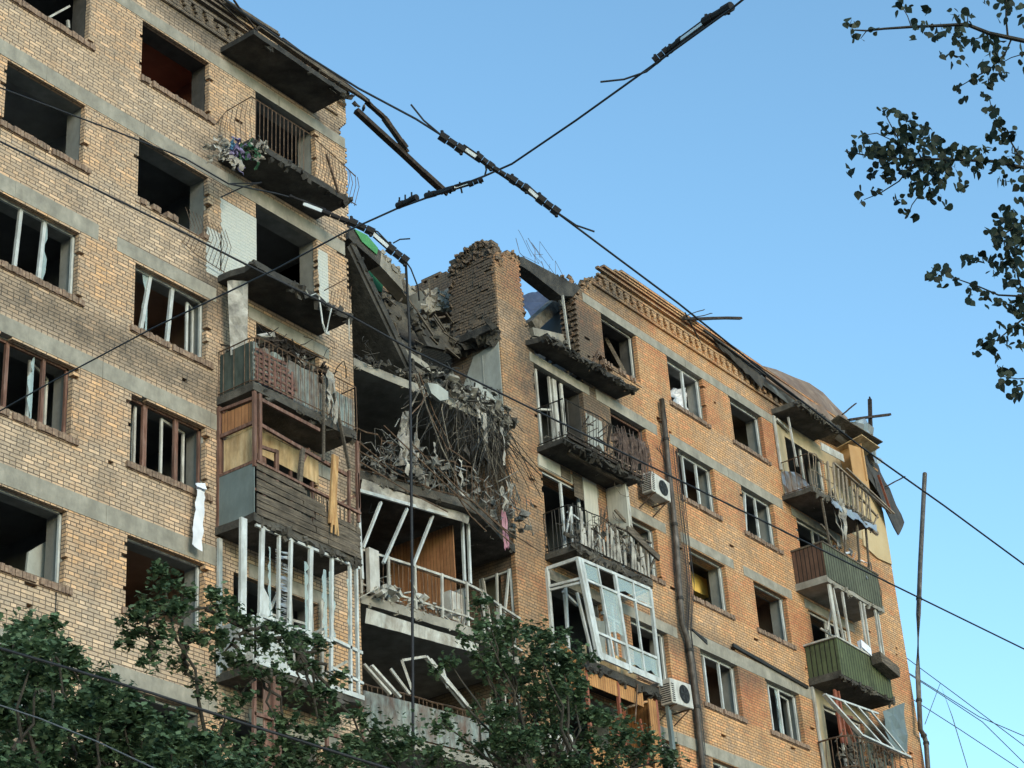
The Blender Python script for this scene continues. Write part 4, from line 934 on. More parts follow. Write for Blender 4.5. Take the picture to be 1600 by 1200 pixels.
mb.sheet((B0+2.1, -BD-.02, z+.3), (B1+.3, -BD-.05, z+.4), (B1+.35, -BD-.05, z+1.1), (B0+2.0, -BD-.02, z+.8), 12, 6, .12, 3, 2, .004, .05)
tag(mb.build('charred_net', mat('charred_net', [(.03, .022, .02), (.10, .07, .06), (.20, .15, .13)], 8)), 'charred tangled netting over the right end of the black bent balcony railing', 'netting')
mb = MB()
for (xa, wd) in ((35.0, .07), (35.55, .07), (35.75, .16), (36.05, .1)): mb.bar((xa, .12, z-.02), (xa-.02, .12, TOPR[1]-.02), wd, .05)
mb.bar((34.8, .1, z+1.1), (35.2, -.1, z+1.15), .05); mb.build('door_frame', M['whitewood'], bld)
patch(36.85, 37.55, z+.1, 23.95, 'plaster', name='plaster_patch'); 
tag(junk(B0+.2, B1-.2, -.8, -.1, z, .22, 70, 30, 16).build('burnt_debris', M['rubble']), 'sooty debris spread behind the black bent balcony railing', 'debris', kind='stuff')
mb = MB(); mb.bar((B0+.5, -.55, SL[1]-.02), (B1-.25, -.55, SL[1]-.03), .10, .06); mb.build('soffit_batten', M['oldwood'], c2)
# B3: junk balcony with pale railing boards, open doors, board wall
c3 = bslab(B0-.02, B1+.0, BD+.03, SL[2]+.02, 'conc_dirty', .15, .05, 60); z = SL[2]+.17
railing([V((B0+.02, 0, z)), V((B0+.02, -BD, z)), V((B1, -BD, z))], 1.0, c3, 'steel', .12, .009, .1, .05)
mb = MB(); x = B0+.25
while x < B1-.05:
    if R.random() > .12: mb.bar((x, -BD-.03, z+.05), (x+R.uniform(-.03, .03), -BD-.05+R.uniform(-.05, .05), z+R.uniform(.45, .9)), R.uniform(.05, .1), .02)
    x += R.uniform(.12, .18)
mb.build('rail_boards', M['rag'], c3)
mb = MB(); mb.bar((B0+2.1, -BD-.1, z+1.0), (B1+.25, -BD-.12, z+.62), .06, .16); mb.bar((B1+.25, -BD-.12, z+.62), (B0+2.6, -.35, z+1.85), .05, .06); mb.bar((B0+1.7, -BD, z+1.0), (B1+.0, -BD-.1, z+.95), .04); mb.bar((B1-.1, -BD, z+.2), (B1+.2, -BD-.1, z+.7), .05)
for i in range(18): x = R.uniform(B0+.6, B1); mb.bar((x, -BD, z+R.uniform(.3, 1.1)), (x+R.uniform(-.4, .4), -BD-.15, z+R.uniform(.3, 1.3)), .025, .02)
mb.build('broken_boards', M['oldwood'], c3)
tag(junk(B0+.3, B1, -.85, -.2, z+.1, .9, 90, 40, 26).build('mixed_debris', M['rubble']), 'mixed debris and branches heaped on the balcony above the white glazed bay', 'debris', kind='stuff')
mb = MB(); zt = TOPR[2]
for xa in (34.74, 35.62, 36.35): mb.bar((xa, .10, z), (xa, .10, zt-.02), .07, .05)
mb.bar((34.74, .10, zt-.02), (36.4, .10, zt-.02), .06); mb.bar((35.05, -.2, z+.15), (35.32, -.35, z+1.3), .08, .04); mb.bar((35.45, -.2, z+.15), (35.32, -.35, z+1.3), .06, .04); mb.bar((35.4, -.2, z+1.25), (36.0, -.2, z+1.15), .07, .05); mb.build('door_frame', M['pvc'], bld)
mb = MB(); mb.box(36.42, -.03, z+.1, 37.0, -.012, SL[1]-.02); mb.box(34.62, -.03, zt+.05, 35.5, -.012, SL[1]-.02); mb.box(37.4, -.6, z+.6, 37.45, -.03, SL[1]-.02); mb.build('wall_board', M['curtain'], bld)
mb = MB(); mb.box(35.52, -.035, zt+.05, 35.9, -.012, SL[1]-.02).box(36.0, -.035, zt-.3, 36.38, -.03, SL[1]-.02); mb.build('wall_board', M['oldwood'], bld)
mb = MB(); mb.bar((37.55, -.5, SL[1]-.02), (37.6, -.5, z+1.0), .22, .03); mb.bar((37.7, -.1, SL[1]-.02), (37.7, -.1, z), .10, .08); mb.build('white_board', M['whitewood'], bld)
# B4: white glazed bay
c4 = bslab(B0+.05, 37.5, .90, SL[3]-.08, 'conc_burnt', .2, .05, 40); zf = SL[3]+.12
e4 = []
def L4(u, v, off=0.):   # bilinear frame coordinates on the front of the bay
    a = V((34.66, -.86, 19.12)); b = V((37.47, -.95, 19.15)); c = V((37.42, -1.0, 16.72)); d = V((34.98, -.97, 16.76))
    p = (a*(1-u)+b*u)*(1-v)+(d*(1-u)+c*u)*v; return p+V((0, off, 0))
mb = MB()
for u in (0, .04): mb.bar(L4(u, 0), L4(u, 1), .10, .08)
for u in (.5, 1): mb.bar(L4(u, 0), L4(u, 1), .085, .07)
for u in (.26, .75): mb.bar(L4(u, 0, .004), L4(u, .97, .004), .05, .05)
for v, wd in ((0, .07), (.2, .055), (.72, .06), (.95, .15)): mb.bar(L4(0, v, .002), L4(1, v, .002), .05, wd)
aL = V((34.6, -.03, 19.1)); dL = V((34.62, -.03, 16.9))
mb.bar(aL, dL, .09, .07); mb.bar(aL, L4(0, 0), .05, .08); mb.bar(aL.lerp(dL, .2), L4(0, .2), .05, .06); mb.bar(aL.lerp(dL, .24), L4(0, .24), .04, .05); mb.bar(L4(1, 0), (37.5, 0, 19.1), .06); mb.bar(L4(1, .97), (37.5, 0, 16.8), .06); mb.bar((37.5, -.03, 19.1), (37.5, -.03, 16.8), .07)
mb.bar(L4(0, .98)+V((-.05, .02, 0)), (34.6, -.05, 16.78), .06, .10); mb.build('glazing_frame', M['pvc'], c4)
mb = MB()
for (u0, u1, v0, v1) in ((.04, .26, .02, .2), (.5, .75, .02, .2), (.26, .5, .2, .72), (.5, .75, .72, .95), (.75, 1, .72, .95), (.75, 1, .02, .2)):
    q = [L4(u0+(u1-u0)*R.uniform(0, .1), v0, .01), L4(u1, v0, .01), L4(u1, v1-(v1-v0)*R.uniform(0, .3), .01), L4((u0+u1)/2, v1-(v1-v0)*R.uniform(0, .4), .01), L4(u0, v1-(v1-v0)*.1, .01)]
    mb.prism(q, (0, .004, 0))
mb.build('pane', M['glass'], c4)
mb = MB(); z = zf
for (x, y, x2, y2) in ((35.0, -.15, 35.05, -.2), (35.35, .05, 35.35, .05), (35.8, -.35, 35.5, -.2), (36.5, -.3, 36.4, -.3), (36.9, -.25, 36.75, -.3), (37.15, -.3, 37.25, -.2)): mb.bar((x, y, z), (x2, y2, z+2.0), .07, .05)
mb.bar((35.0, -.15, z+1.9), (35.6, -.1, z+1.75), .06); mb.bar((36.3, -.3, z+1.7), (37.2, -.3, z+1.6), .06); mb.build('door_frame', M['pvc'], bld)
mb = MB(); mb.sheet((36.0, -.25, z+.1), (36.35, -.3, z+.1), (36.35, -.3, z+1.5), (36.0, -.25, z+1.45), 4, 8, .1, 3, 2); mb.box(36.45, .08, z+.1, 37.3, .09, z+1.8); tag(mb.build('pale_curtain', M['curtain']), 'pale curtain hanging inside the white glazed bay', 'curtain')
mb = MB(); mb.box(36.1, -.7, z+.1, 36.9, -.2, z+.5); mb.bar((35.0, -.6, z+.1), (35.3, -.4, z+.6), .1, .04); mb.build('inner_boards', M['ply'], c4)
mb = MB(); mb.prism([(34.63, -.05, zf-.1), (34.63, -.85, zf-.1), (34.63, -.05, zf+.75)], (.02, 0, 0)); mb.build('side_board', M['lining_orange'], c4)
mb = MB(); mb.tube([(36.6, -.9, 16.6), (36.3, -.92, 15.6)], .02, 5); mb.build('bracket', M['rust'], c4)
# B5: orange boarded balcony
c5 = bslab(B0, B1, BD, SL[4], 'conc_dirty', .14); z = SL[4]+.14
mb = MB(); mb.box(B0+.0, -.82, SL[3]-.45, 36.9, -.80, SL[3]-.08); mb.box(B0, -.8, SL[3]-.5, B0+.02, -.02, SL[3]-.1); mb.box(37.45, -.8, z, 37.47, -.02, SL[3]-.15); mb.box(37.1, -.83, z+.6, 37.5, -.81, SL[3]-.2); mb.box(B0, -.85, z, 37.5, -.83, z+.8); mb.build('board_cladding', M['lining_orange'], c5)
mb = MB()
for i in range(12): x = R.uniform(36.0, 37.4); mb.bar((x, -.8+R.uniform(0, .5), z+R.uniform(.3, 1.2)), (x+R.uniform(-.5, .5), -.6, z+R.uniform(1, 2.3)), .06, .03)
for x in (B0+.04, 35.9, 37.45): mb.bar((x, -.8, z), (x, -.8, SL[3]-.1), .07)
mb.build('wooden_frame', M['redwood'], c5)
c6 = bslab(B0, B1, BD, SL[5], 'conc_dirty', .14)
# right of B5: grey post and brown post by the window
mb = MB(); mb.bar(P(1040, 1075, -.3), P(1052, 1175, -.3), .13, .08); mb.build('metal_post', M['panel_grey'], bld)

# ------------------------------------------------------------------ F balconies (far right)
F0, F1, FD = 46.82, 50.3, 1.0
bslab(F0, 49.3, .95, 27.62, 'conc_dirty', .16, .12, 60)
mb = MB(); mb.prism([(49.2, -1.0, 28.1), (52.3, -.9, 28.35), (52.3, 0, 28.2), (49.2, 0, 27.75)], (0, 0, .03)); mb.build('roof_soffit', M['oldwood'], bld)
mb = MB(); mb.prism([(50.6, -1.0, 27.95), (52.0, -.9, 28.05), (52.0, -.1, 27.9), (50.6, -.1, 27.8)], (0, 0, .03)); mb.build('roof_soffit', M['ply'], bld)
mb = MB(); mb.box(46.86, -.02, SL[0]+.2, 47.4, -.004, 27.6); mb.box(49.75, -.02, SL[0]+.2, 52.0, -.004, 27.7); mb.box(47.4, -.02, 27.1, 49.75, -.004, 27.6); mb.build('painted_render', M['wallyellow'], bld); mb = MB()
mb.box(46.9, -.02, SL[3]+.2, 47.42, -.004, SL[2]-.02); mb.box(47.42, -.02, 18.9, 50.2, -.004, SL[2]-.02); mb.box(49.75, -.02, SL[3]+.2, 50.2, -.004, 18.88); mb.build('painted_render', M['wallyellow'], bld)
for r_ in (0, 1, 2, 3):
    mb = MB(); z = SL[r_]+.2; zt = TOPR[r_]; y = .1
    for x in (47.5, 48.5, 49.65): mb.bar((x, y, z), (x, y, zt), .08, .05)
    mb.bar((47.45, y, zt-.04), (49.7, y, zt-.04), .06); mb.bar((48.5, y, z+.8), (49.7, y, z+.8), .06); mb.build('door_frame', M['whitewood'], bld)
mb = MB(); mb.bar((46.84, -.05, SL[0]+.9), (46.84, -.05, 27.55), .10, .05); mb.bar((46.98, -.5, SL[0]+.9), (46.95, -.45, 27.4), .05); mb.bar((46.9, -.1, 27.45), (47.6, -.1, 27.3), .05, .08)
mb.build('trim_board', M['whitewood'], bld); mb = MB()
mb.bar((46.86, -.05, SL[2]-.05), (46.9, -.05, SL[3]+.2), .10, .06); mb.build('trim_board', M['whitewood'], bld); mb = MB(); mb.bar((46.86, -.05, SL[3]-.05), (46.9, -.05, SL[4]+.2), .12, .05); mb.build('trim_board', M['whitewood'], bld)
mb = MB(); mb.box(50.9, -.8, 26.6, 50.92, -.05, 27.85); mb.box(50.2, -.85, 26.75, 50.9, -.8, 27.6) if 0 else None; mb.prism([(50.1, -.75, 26.5), (51.1, -.75, 26.35), (51.1, -.75, 27.75), (50.1, -.75, 27.55)], (0, .02, 0)); mb.build('side_board', M['orangeboard'], bld)
mb = MB(); mb.bar(P(1283, 697, -1), P(1318, 716, -1), .25, .02, up=(0, 1, 0)); tag(mb.build('loose_board', M['whitewood']), 'small white panel stuck at an angle in front of the orange board', 'panel')
f1 = bslab(F0-.08, F1, FD, SL[0]-.08, 'conc_dirty', .14, .05, 30); z = SL[0]+.06
railing([V((F0, 0, z)), V((F0, -FD+.03, z))], 1.05, f1, 'rust', .16, .009, .2, .03); railing([V((F0, -FD+.03, z)), V((F1, -FD+.03, z))], 1.05, f1, 'palerust', .13, .011, .08, .07, lean=.05, mid=True)
mb = MB()
for i in range(10): x = F0+.9+i*.27; mb.bar((x, -FD-.05, z-.02), (x+R.uniform(-.1, .25), -FD-.12, z+1.0+R.uniform(-.1, .1)), R.uniform(.04, .09), .03)
mb.bar((F0+1.3, -FD-.1, z+1.15), (F1+.8, -FD-.3, z+.45), .07, .05); mb.bar((F0+1.8, -FD-.25, z+1.1), (F1+.8, -FD-.4, z+.4), .05, .04); mb.bar((F1-.8, -FD+.05, z+.8), (F1+.5, -FD, z+.3), .05)
mb.bar((F1+.5, -FD, z+.4), (F1-.2, -FD, z-.4), .04); mb.bar((F1-.7, -.8, z+.25), (F1+.6, -.8, z+.1), .1, .12); mb.bar((F1-.7, -.8, z+.05), (F1+.7, -.8, z-.1), .1, .1)
mb.build('rail_boards', M['palerust'], f1)
mb = MB(); mb.sheet((F0+.05, -FD+.08, z+.02), (F0+.05, -.05, z+.02), (F0+.05, -.02, z+.8), (F0+.05, -FD+.4, z+.55), 6, 4, .06, 3, 3, .01, .05); mb.build('side_panel', M['tin'], f1)
mb = MB(); mb.sheet((F0+.9, -FD-.04, z-.05), (F1+.1, -FD-.04, z-.12), (F1+.05, -FD-.1, z-.38), (F0+.9, -FD-.1, z-.35), 16, 3, .07, 3, 5, .01, .05); mb.build('torn_flashing', M['tin'], f1)
tag(rags(48.0, 48.35, -1.02, z-.1, z, 5, (.8, 1.5), (.08, .25)).build('torn_sheet', M['rag']), 'torn grey sheet hanging under the first far right balcony', 'sheet')
tag(junk(F0+.4, F1, -.95, -.1, z, .25, 60, 26, 8).build('balcony_debris', M['rag']), 'pale debris behind the tilted railing of the top far right balcony', 'debris', kind='stuff')
f2 = bslab(F0-.04, F1-.1, FD, SL[1]-.0, 'conc', .2, .03, 20); z = SL[1]+.2
mb = MB(); mb.box(F0, -FD+.02, z-.05, F0+.02, -.01, z+.98); mb.build('side_panel', M['slat_brown'], f2)
mb = MB(); mb.prism([(F0+.0, -FD-.0, z-.05), (F1-.2, -FD, z-.1), (F1-.2, -FD, z+.95), (F0, -FD, z+.98)], (0, .02, 0)); mb.build('slat_panel', M['slat_dark'], f2)
mb = MB(); mb.bar((F0, -FD+.01, z+1.0), (F1-.15, -FD+.01, z+.97), .07, .05); mb.bar((F0, -FD, z+1.0), (F0, 0, z+1.0), .06, .05); mb.tube([(F1-.15, -.95, z+.9), (F1-.02, -.95, z+.5), (F1-.05, -.9, z-.1)], .018, 4); mb.build('handrail', M['oldwood'], f2)
mb = MB()
for (x, x2) in ((47.6, 47.3), (48.4, 48.7), (49.3, 49.4), (49.9, 49.95)): mb.bar((x, -.85, z+.9), (x2, -.95, SL[0]-.1), .06, .05)
mb.bar((47.2, -.85, z+1.7), (48.3, -.85, z+1.3), .05); mb.build('wooden_post', M['oldwood'], f2)
tag(junk(F0+1.2, F1-.1, -.95, -.2, z+.7, .7, 60, 40, 12).build('window_wreckage', M['tin']), 'bluish white window wreckage piled behind the dark slatted balcony front', 'debris', kind='stuff')
f3 = bslab(F0-.04, F1-.35, FD, SL[2]-.02, 'conc_dirty', .2, .03, 30); z = SL[2]+.15
mb = MB(); mb.box(F0, -FD+.02, z-.05, F0+.02, -.01, z+.95); mb.prism([(F0+.0, -FD-.0, z-.08), (F1-.45, -FD, z-.12), (F1-.45, -FD, z+.85), (F0, -FD, z+.95)], (0, .02, 0)); mb.build('slat_panel', M['slat_green'], f3)
mb = MB(); mb.bar((F0-.03, -FD+.02, z+.98), (F1-.42, -FD+.02, z+.88), .12, .05); mb.bar((F0-.02, -FD, z+.98), (F0-.02, 0, z+.98), .10, .05)
for (x, x2, wd) in ((47.05, 47.0, .16), (47.4, 47.2, .05), (47.75, 47.75, .08), (48.75, 48.8, .07), (48.95, 49.0, .07), (49.65, 49.7, .07), (49.8, 49.85, .06)): mb.bar((x, -.93, z+.95), (x2, -.93, SL[1]-.02), wd, .05)
mb.bar((46.95, -.7, z+1.3), (47.3, -.9, z+2.4), .05); mb.bar((46.95, -.5, z+1.4), (47.6, -.9, z+.95), .05); mb.bar((48.1, -.2, z+.9), (48.1, -.2, z+1.9), .06); mb.build('glazing_frame', M['whitewood'], f3)
e = empty('flower_box', (49.2, -1.15, z+.75), 'brown wooden planter box hooked on the rail of the green slatted balcony', 'planter'); e.rotation_euler = (0, 0, 0)
mb = MB(); mb.prism([(48.7, -1.35, z+.95), (49.8, -1.35, z+.75), (49.75, -1.35, z+.45), (48.75, -1.35, z+.65)], (0, .32, 0)); mb.build('box', M['oldwood'], e)
mb = MB()
for i in range(14): mb.chunk((R.uniform(48.75, 49.7), -1.2, z+.85+R.uniform(-.08, .05)), .14, .1, .05)
mb.build('soil', M['burntwood'], e)
mb = MB(); mb.chunk((48.55, -.95, z+1.08), .45, .3, .2).chunk((48.7, -.95, z+1.12), .3, .2, .15); tag(mb.build('plastic_bag', M['cloth']), 'whitish crumpled bag on the rail above the green slats', 'bag')
f4 = bslab(F0-.02, F1-.1, FD, SL[3]-.02, 'conc_dirty', .2, .03, 20); z = SL[3]+.15
mb = MB(); q = [P(1288, 1085, -1.), P(1372, 1115, -1.), P(1422, 1183, -1.2), P(1345, 1148, -1.3)]
for a, b, wd in ((q[0], q[1], .05), (q[0], q[3], .13), (q[3], q[2], .08)): mb.bar(a, b, wd, .05)
for t in (.33, .6, .85): mb.bar(lerp(q[0], q[1], t), lerp(q[3], q[2], t+.1), .045, .04)
tag(mb.build('hanging_window_frame', M['pvc']), 'large white window frame tipped outwards over the lowest far right balcony', 'window frame')
mb = MB(); mb.sheet(P(1378, 1112, -.9), P(1412, 1098, -.3), P(1418, 1175, -.3), P(1395, 1172, -.9), 5, 6, .1, 2, 4); tag(mb.build('torn_mesh', M['panel_grey']), 'grey gauze sheet at the right end of the lowest far right balcony', 'sheet')
railing([V((F0, 0, SL[4]+.2+2.2)), V((F0, -FD, SL[4]+.2+2.2)), V((F1-.1, -FD, SL[4]+2.3))], .9, f4, 'rust', .18, .011, .1, .08) if 0 else None
z = SL[4]+.2
f5 = bslab(F0-.02, F1-.1, FD, SL[4], 'conc_dirty', .2, .03, 20)
z = SL[3]+.18
railing([V((F0, 0, z)), V((F0, -FD, z)), V((F1-.05, -FD-.05, z))], .92, f4, 'rust', .2, .014, .05, .06)
mb = MB()
for i in range(14): x = R.uniform(F0, F1); mb.bar((x, -FD+.04, z+.0), (x+R.uniform(-.1, .1), -FD+.02, z+R.uniform(.5, .9)), .10, .02)
mb.build('cladding_board', M['panel_dgreen'], f4)
tag(junk(F0+.1, F1, -.95, -.3, z+.3, .8, 60, 50, 20).build('burnt_debris', M['rubble']), 'dark debris behind the rusty railing of the lowest far right balcony', 'debris', kind='stuff')
mb = MB(); mb.bar((47.07, -.6, z+.8), (47.07, -.6, z+2.3), .12, .05); mb.bar((47.1, -.55, z+2.2), (47.9, -.55, z+1.0), .1, .05); mb.bar((47.3, -.6, z+.8), (47.25, -.6, z+2.3), .07); mb.bar((47.0, -.58, z+1.6), (47.9, -.58, z+1.7), .07); tag(mb.build('red_frame_pieces', M['redwood']), 'red brown frame pieces behind the tipped white window frame', 'frame')

# ------------------------------------------------------------------ roof edge and corner of the right wing
y = -.06
mb = MB(); mb.prism([P(*q, y) for q in ((1338, 735), (1352, 742), (1366, 762), (1380, 800), (1394, 882), (1372, 872), (1350, 852), (1346, 800))], (0, .05, 0)); mb.build('insulation_panel', M['yellow'], bld)
mb = MB(); pts = [(1192, 570), (1212, 576), (1238, 588), (1262, 598), (1286, 613), (1300, 628), (1322, 652), (1341, 682)]; low = [(1196, 590), (1215, 603), (1238, 620), (1262, 642), (1285, 655), (1305, 672), (1320, 683), (1340, 700)]
n_ = len(pts)
top = [P(*q, .55) for q in pts]; midp = [P(*lerp((a[0], a[1], 0), (b[0], b[1], 0), .5).xy, -.15) for a, b in zip(pts, low)]; bot = [P(*q, -.35) for q in low]
vs = top+midp+bot+[p+V((0, .02, -.02)) for p in top+midp+bot]; fs = []
for k in (0, n_, 3*n_, 4*n_):
    for i in range(n_-1): fs.append((k+i, k+i+1, k+n_+i+1, k+n_+i))
mb.add(vs, fs); mb.v = [tuple(V(p)+V((0, -.10*mnoise.noise(V(p)*1.1), .10*mnoise.noise(V(p)*1.7+V((5, 0, 0)))))) for p in mb.v]
tag(mb.build('roof_sheet', M['tin_rust']), 'large rusty roof sheet curled up over the right end of the cornice', 'roof sheet')
mb = MB(); mb.sheet(P(1190, 586, -.3), P(1335, 697, -.45), P(1332, 706, -.25), P(1188, 598, -.15), 16, 2, .05, 3, 2); tag(mb.build('gutter_strip', M['tin']), 'pale metal gutter strip under the curled rusty roof sheet', 'gutter')
mb = MB(); mb.sheet(P(1098, 514, -.2), P(1192, 584, -.25), P(1190, 606, -.21), P(1130, 547, -.2), 12, 2, .05, 3, 6, .01, .05); mb.bar(P(1100, 516, -.22), P(1345, 694, -.5), .05, .05); tag(mb.build('roofing_strip', M['roofbit']), 'black strip of roofing felt folded over the brick cornice', 'roofing')
mb = MB(); mb.sheet(P(1338, 688, -.5), P(1352, 690, .4), P(1415, 815, -.1), P(1403, 838, -.3), 3, 10, .06, 2, 4, .03, .03); mb.sheet(P(1340, 690, -.5), P(1362, 735, -.4), P(1370, 765, -.4), P(1346, 735, -.5), 4, 4, .06, 2, 4)
tag(mb.build('hanging_roof_panel', M['roofbit']), 'dark brown roof panel hanging down past the right corner of the building', 'roof panel')
mb = MB(); mb.bar(P(1372, 742, -.42), P(1392, 800, -.42), .07, .03); tag(mb.build('batten', M['redwood']), 'thin red brown batten on the hanging roof panel', 'batten')
def stick(a, b, w_, m_, lab, y=-.2, y2=None, cat='timber', nm='roof_timber'):
    mb = MB(); p, q_ = P(*a, y), P(*b, y if y2 is None else y2); n = 4; pts = [p.lerp(q_, i/n)+V((0, 0, R.uniform(-.012, .012))) for i in range(n+1)]
    for i in range(n): mb.bar(pts[i], pts[i+1]+(pts[i+1]-pts[i])*.02, w_*R.uniform(.85, 1.1), w_*.75)
    d = (q_-p).normalized(); mb.bar(q_, q_+d*.1, w_*.35, w_*.5)
    return tag(mb.build(nm, M[m_]), lab, cat)
stick((1361, 697), (1359, 624), .11, 'burntwood', 'upright dark timber above the right end of the roof')
stick((1326, 656), (1390, 648), .10, 'burntwood', 'level dark timber crossing the upright one above the roof end', -.26)
stick((1316, 648), (1337, 631), .05, 'burntwood', 'short thin stick poking up left of the crossed timbers')
stick((1384, 760), (1413, 745), .05, 'burntwood', 'short thin stick poking out beside the hanging roof panel')
stick((1068, 498), (1157, 497), .09, 'burntwood', 'thick black pole sticking out level over the cornice', -.3)
stick((1062, 496), (1099, 484), .03, 'burntwood', 'thin lath rising from the cornice beside the thick black pole')
stick((1066, 500), (1111, 490), .03, 'burntwood', 'thin lath just above the thick black pole on the cornice', -.26)
stick((1070, 488), (1092, 530), .035, 'burntwood', 'thin lath leaning down across the brick cornice', -.3)
mb = MB(); mb.sheet(P(1332, 658, -.2), P(1352, 653, -.2), P(1382, 728, -.3), P(1366, 720, -.3), 4, 8, .2, 2, 7, .004, .06); tag(mb.build('torn_tin_sheet', M['tin']), 'torn silvery metal sheet hanging beside the crossed timbers', 'metal sheet')
# left wing roof edge and dangling rafters
stick((352, 2), (432, 52), .10, 'oldwood', 'grey board lying along the roof edge of the left wing', -.25)
stick((405, 42), (545, 140), .12, 'oldwood', 'long split board along the roof edge above the sooty canopy', -.35)
stick((440, 62), (575, 158), .09, 'burntwood', 'dark board along the roof edge ending over the torn corner', -.3)
stick((500, 110), (570, 155), .08, 'oldwood', 'short board crossing the end of the left roof edge', -.4)
stick((365, 0), (402, 50), .04, 'burntwood', 'thin bent rod leaning on the left cornice', -.4); stick((340, 0), (390, 48), .03, 'burntwood', 'thin wire rod leaning on the left cornice', -.35)
stick((556, 172), (694, 300), .15, 'burntwood', 'long charred rafter hanging out into the sky from the torn corner', -.2, -.6, 'rafter', 'rafter')
stick((572, 158), (606, 190), .10, 'burntwood', 'upper end of the forked rafter at the torn roof corner', -.2, -.35, 'rafter', 'rafter')
stick((600, 184), (634, 232), .13, 'burntwood', 'short charred rafter joined to the long hanging one', -.35, -.5, 'rafter', 'rafter')
mb = MB()
for i in range(26): a = P(R.uniform(470, 572), 0, -.2); t = R.random(); a = P(430+t*145, 70+t*98, -.2-R.uniform(0, .15)); mb.chunk(a+V((0, 0, R.uniform(-.15, .02))), R.uniform(.1, .4), .1, .05)
tag(mb.build('roof_edge_scraps', M['roofbit']), 'broken felt and board scraps along the left roof edge', 'debris', kind='stuff')

# ------------------------------------------------------------------ cables and wreckage hanging in the middle
def tangle(mb, n, fx, drop=(.3, 1.4), r=(.006, .014), wander=.12):
    for t in range(n):
        p = fx(); pts = [p]; L_ = R.uniform(*drop); k = 6; dx = R.uniform(-wander, wander); dy = R.uniform(-.05, .05)
        for i in range(k):
            dx += R.uniform(-.06, .06); p = p+V((dx, dy, -L_/k)); pts.append(p)
        mb.tube(pts, R.uniform(*r), 3)
def m3pt(zlo=21.7, zhi=22.1, t0=0., t1=1.):
    t = R.uniform(t0, t1); f_ = MF[0]; q = t*(len(f_)-1); i = min(int(q), len(f_)-2); g_ = q-i
    return V((f_[i][0]*(1-g_)+f_[i+1][0]*g_, f_[i][1]*(1-g_)+f_[i+1][1]*g_+R.uniform(-.25, .15), R.uniform(zlo, zhi)))
mb = MB(); tangle(mb, 150, lambda: m3pt(21.4, 22.4, .32, .8), (.4, 2.1), (.004, .008), .17); tangle(mb, 20, lambda: m3pt(21.4, 22.0, .5, .9), (.4, 1.2), (.008, .014), .2)
tag(mb.build('hanging_wires', M['steel']), 'thick bundle of torn wires and bars hanging down in the collapsed middle', 'wires', kind='stuff')
tag(rags(31.6, 32.8, -.5, 21.7, 22.3, 6, (.3, 1.0), (.04, .16)).build('hanging_rags', M['rag']), 'pale rags caught on the torn slab edge in the collapsed middle', 'rags', kind='stuff')
tag(rags(31.2, 32.6, -.3, 21.5, 22.0, 22, (.4, 1.5), (.03, .14)).build('charred_rags', M['rag_dark']), 'black charred strips hanging among the wires of the collapsed middle', 'rags', kind='stuff')
mb = MB()
for t in range(420):
    u_ = R.random(); x = 29.6+3.7*u_; y_ = R.uniform(-.35, 2.6); zt_ = .15+.25*max(0, y_+.3)*(.5+u_); mb.chunk((x, y_, 21.95+R.uniform(0, zt_+.2)), R.uniform(.08, .45), R.uniform(.08, .3), R.uniform(.05, .18))
tag(mb.build('rubble_heap', M['rubble']), 'slope of grey rubble lying on the torn slab in the collapsed middle', 'rubble', kind='stuff')
tag(junk(28.1, 31, -.25, 1.2, 21.95, .35, 120, 50, 20).build('rubble_heap', M['conc_burnt']), 'dark rubble on the torn slab under the leaning sooty slab', 'rubble', kind='stuff')
mb = MB()
for t in range(100):
    p = m3pt(21.75, 22.5, .3, .95); mb.chunk((p.x, p.y+R.uniform(-.1, .5), p.z), R.uniform(.05, .3), R.uniform(.05, .2), R.uniform(.03, .1))
for t in range(40):
    p = m3pt(21.8, 22.4, .3, .95); mb.tube([p, p+V((R.uniform(-.2, .2), -.1, R.uniform(-.2, .1))), p+V((R.uniform(-.4, .4), -.1, R.uniform(-.4, 0)))], .014, 4)
tag(mb.build('pale_rubble', mat('dusty_rubble', [(.05, .046, .04), (.16, .15, .13), (.36, .34, .30)], 5, bump=.6)), 'pale plaster and insulation rubble along the torn slab edge in the collapsed middle', 'rubble', kind='stuff')
tag(junk(30.0, 33.2, -.5, 1.2, 22.0, .8, 150, 120, 90).build('tangled_wreckage', M['conc_burnt']), 'tangled black wreckage spilling over the torn slab edge', 'wreckage', kind='stuff')
mb = MB(); mb.bar((30.1, .6, 23.35), (32.5, -.1, 22.45), .12, .14); tag(mb.build('pale_beam', M['conc']), 'pale narrow beam lying across the rubble slope', 'beam')
mb = MB(); mb.prism([(32.3, .1, 22.4), (33.3, .1, 22.2), (33.3, .1, 23.0), (32.5, .1, 23.2)], (0, .12, 0)); tag(mb.build('plaster_slab', M['plaster']), 'pale broken plaster block beside the foot of the dark tower wall', 'plaster block')
mb = MB(); q = [P(*q_, -.75) for q_ in ((668, 598), (684, 600), (700, 612), (701, 624), (688, 626), (674, 614))]; mb.prism(q, (.05, .12, .03)); tag(mb.build('concrete_lump', M['plaster']), 'pale concrete lump hanging in the wires of the collapsed middle', 'concrete lump')
mb = MB()
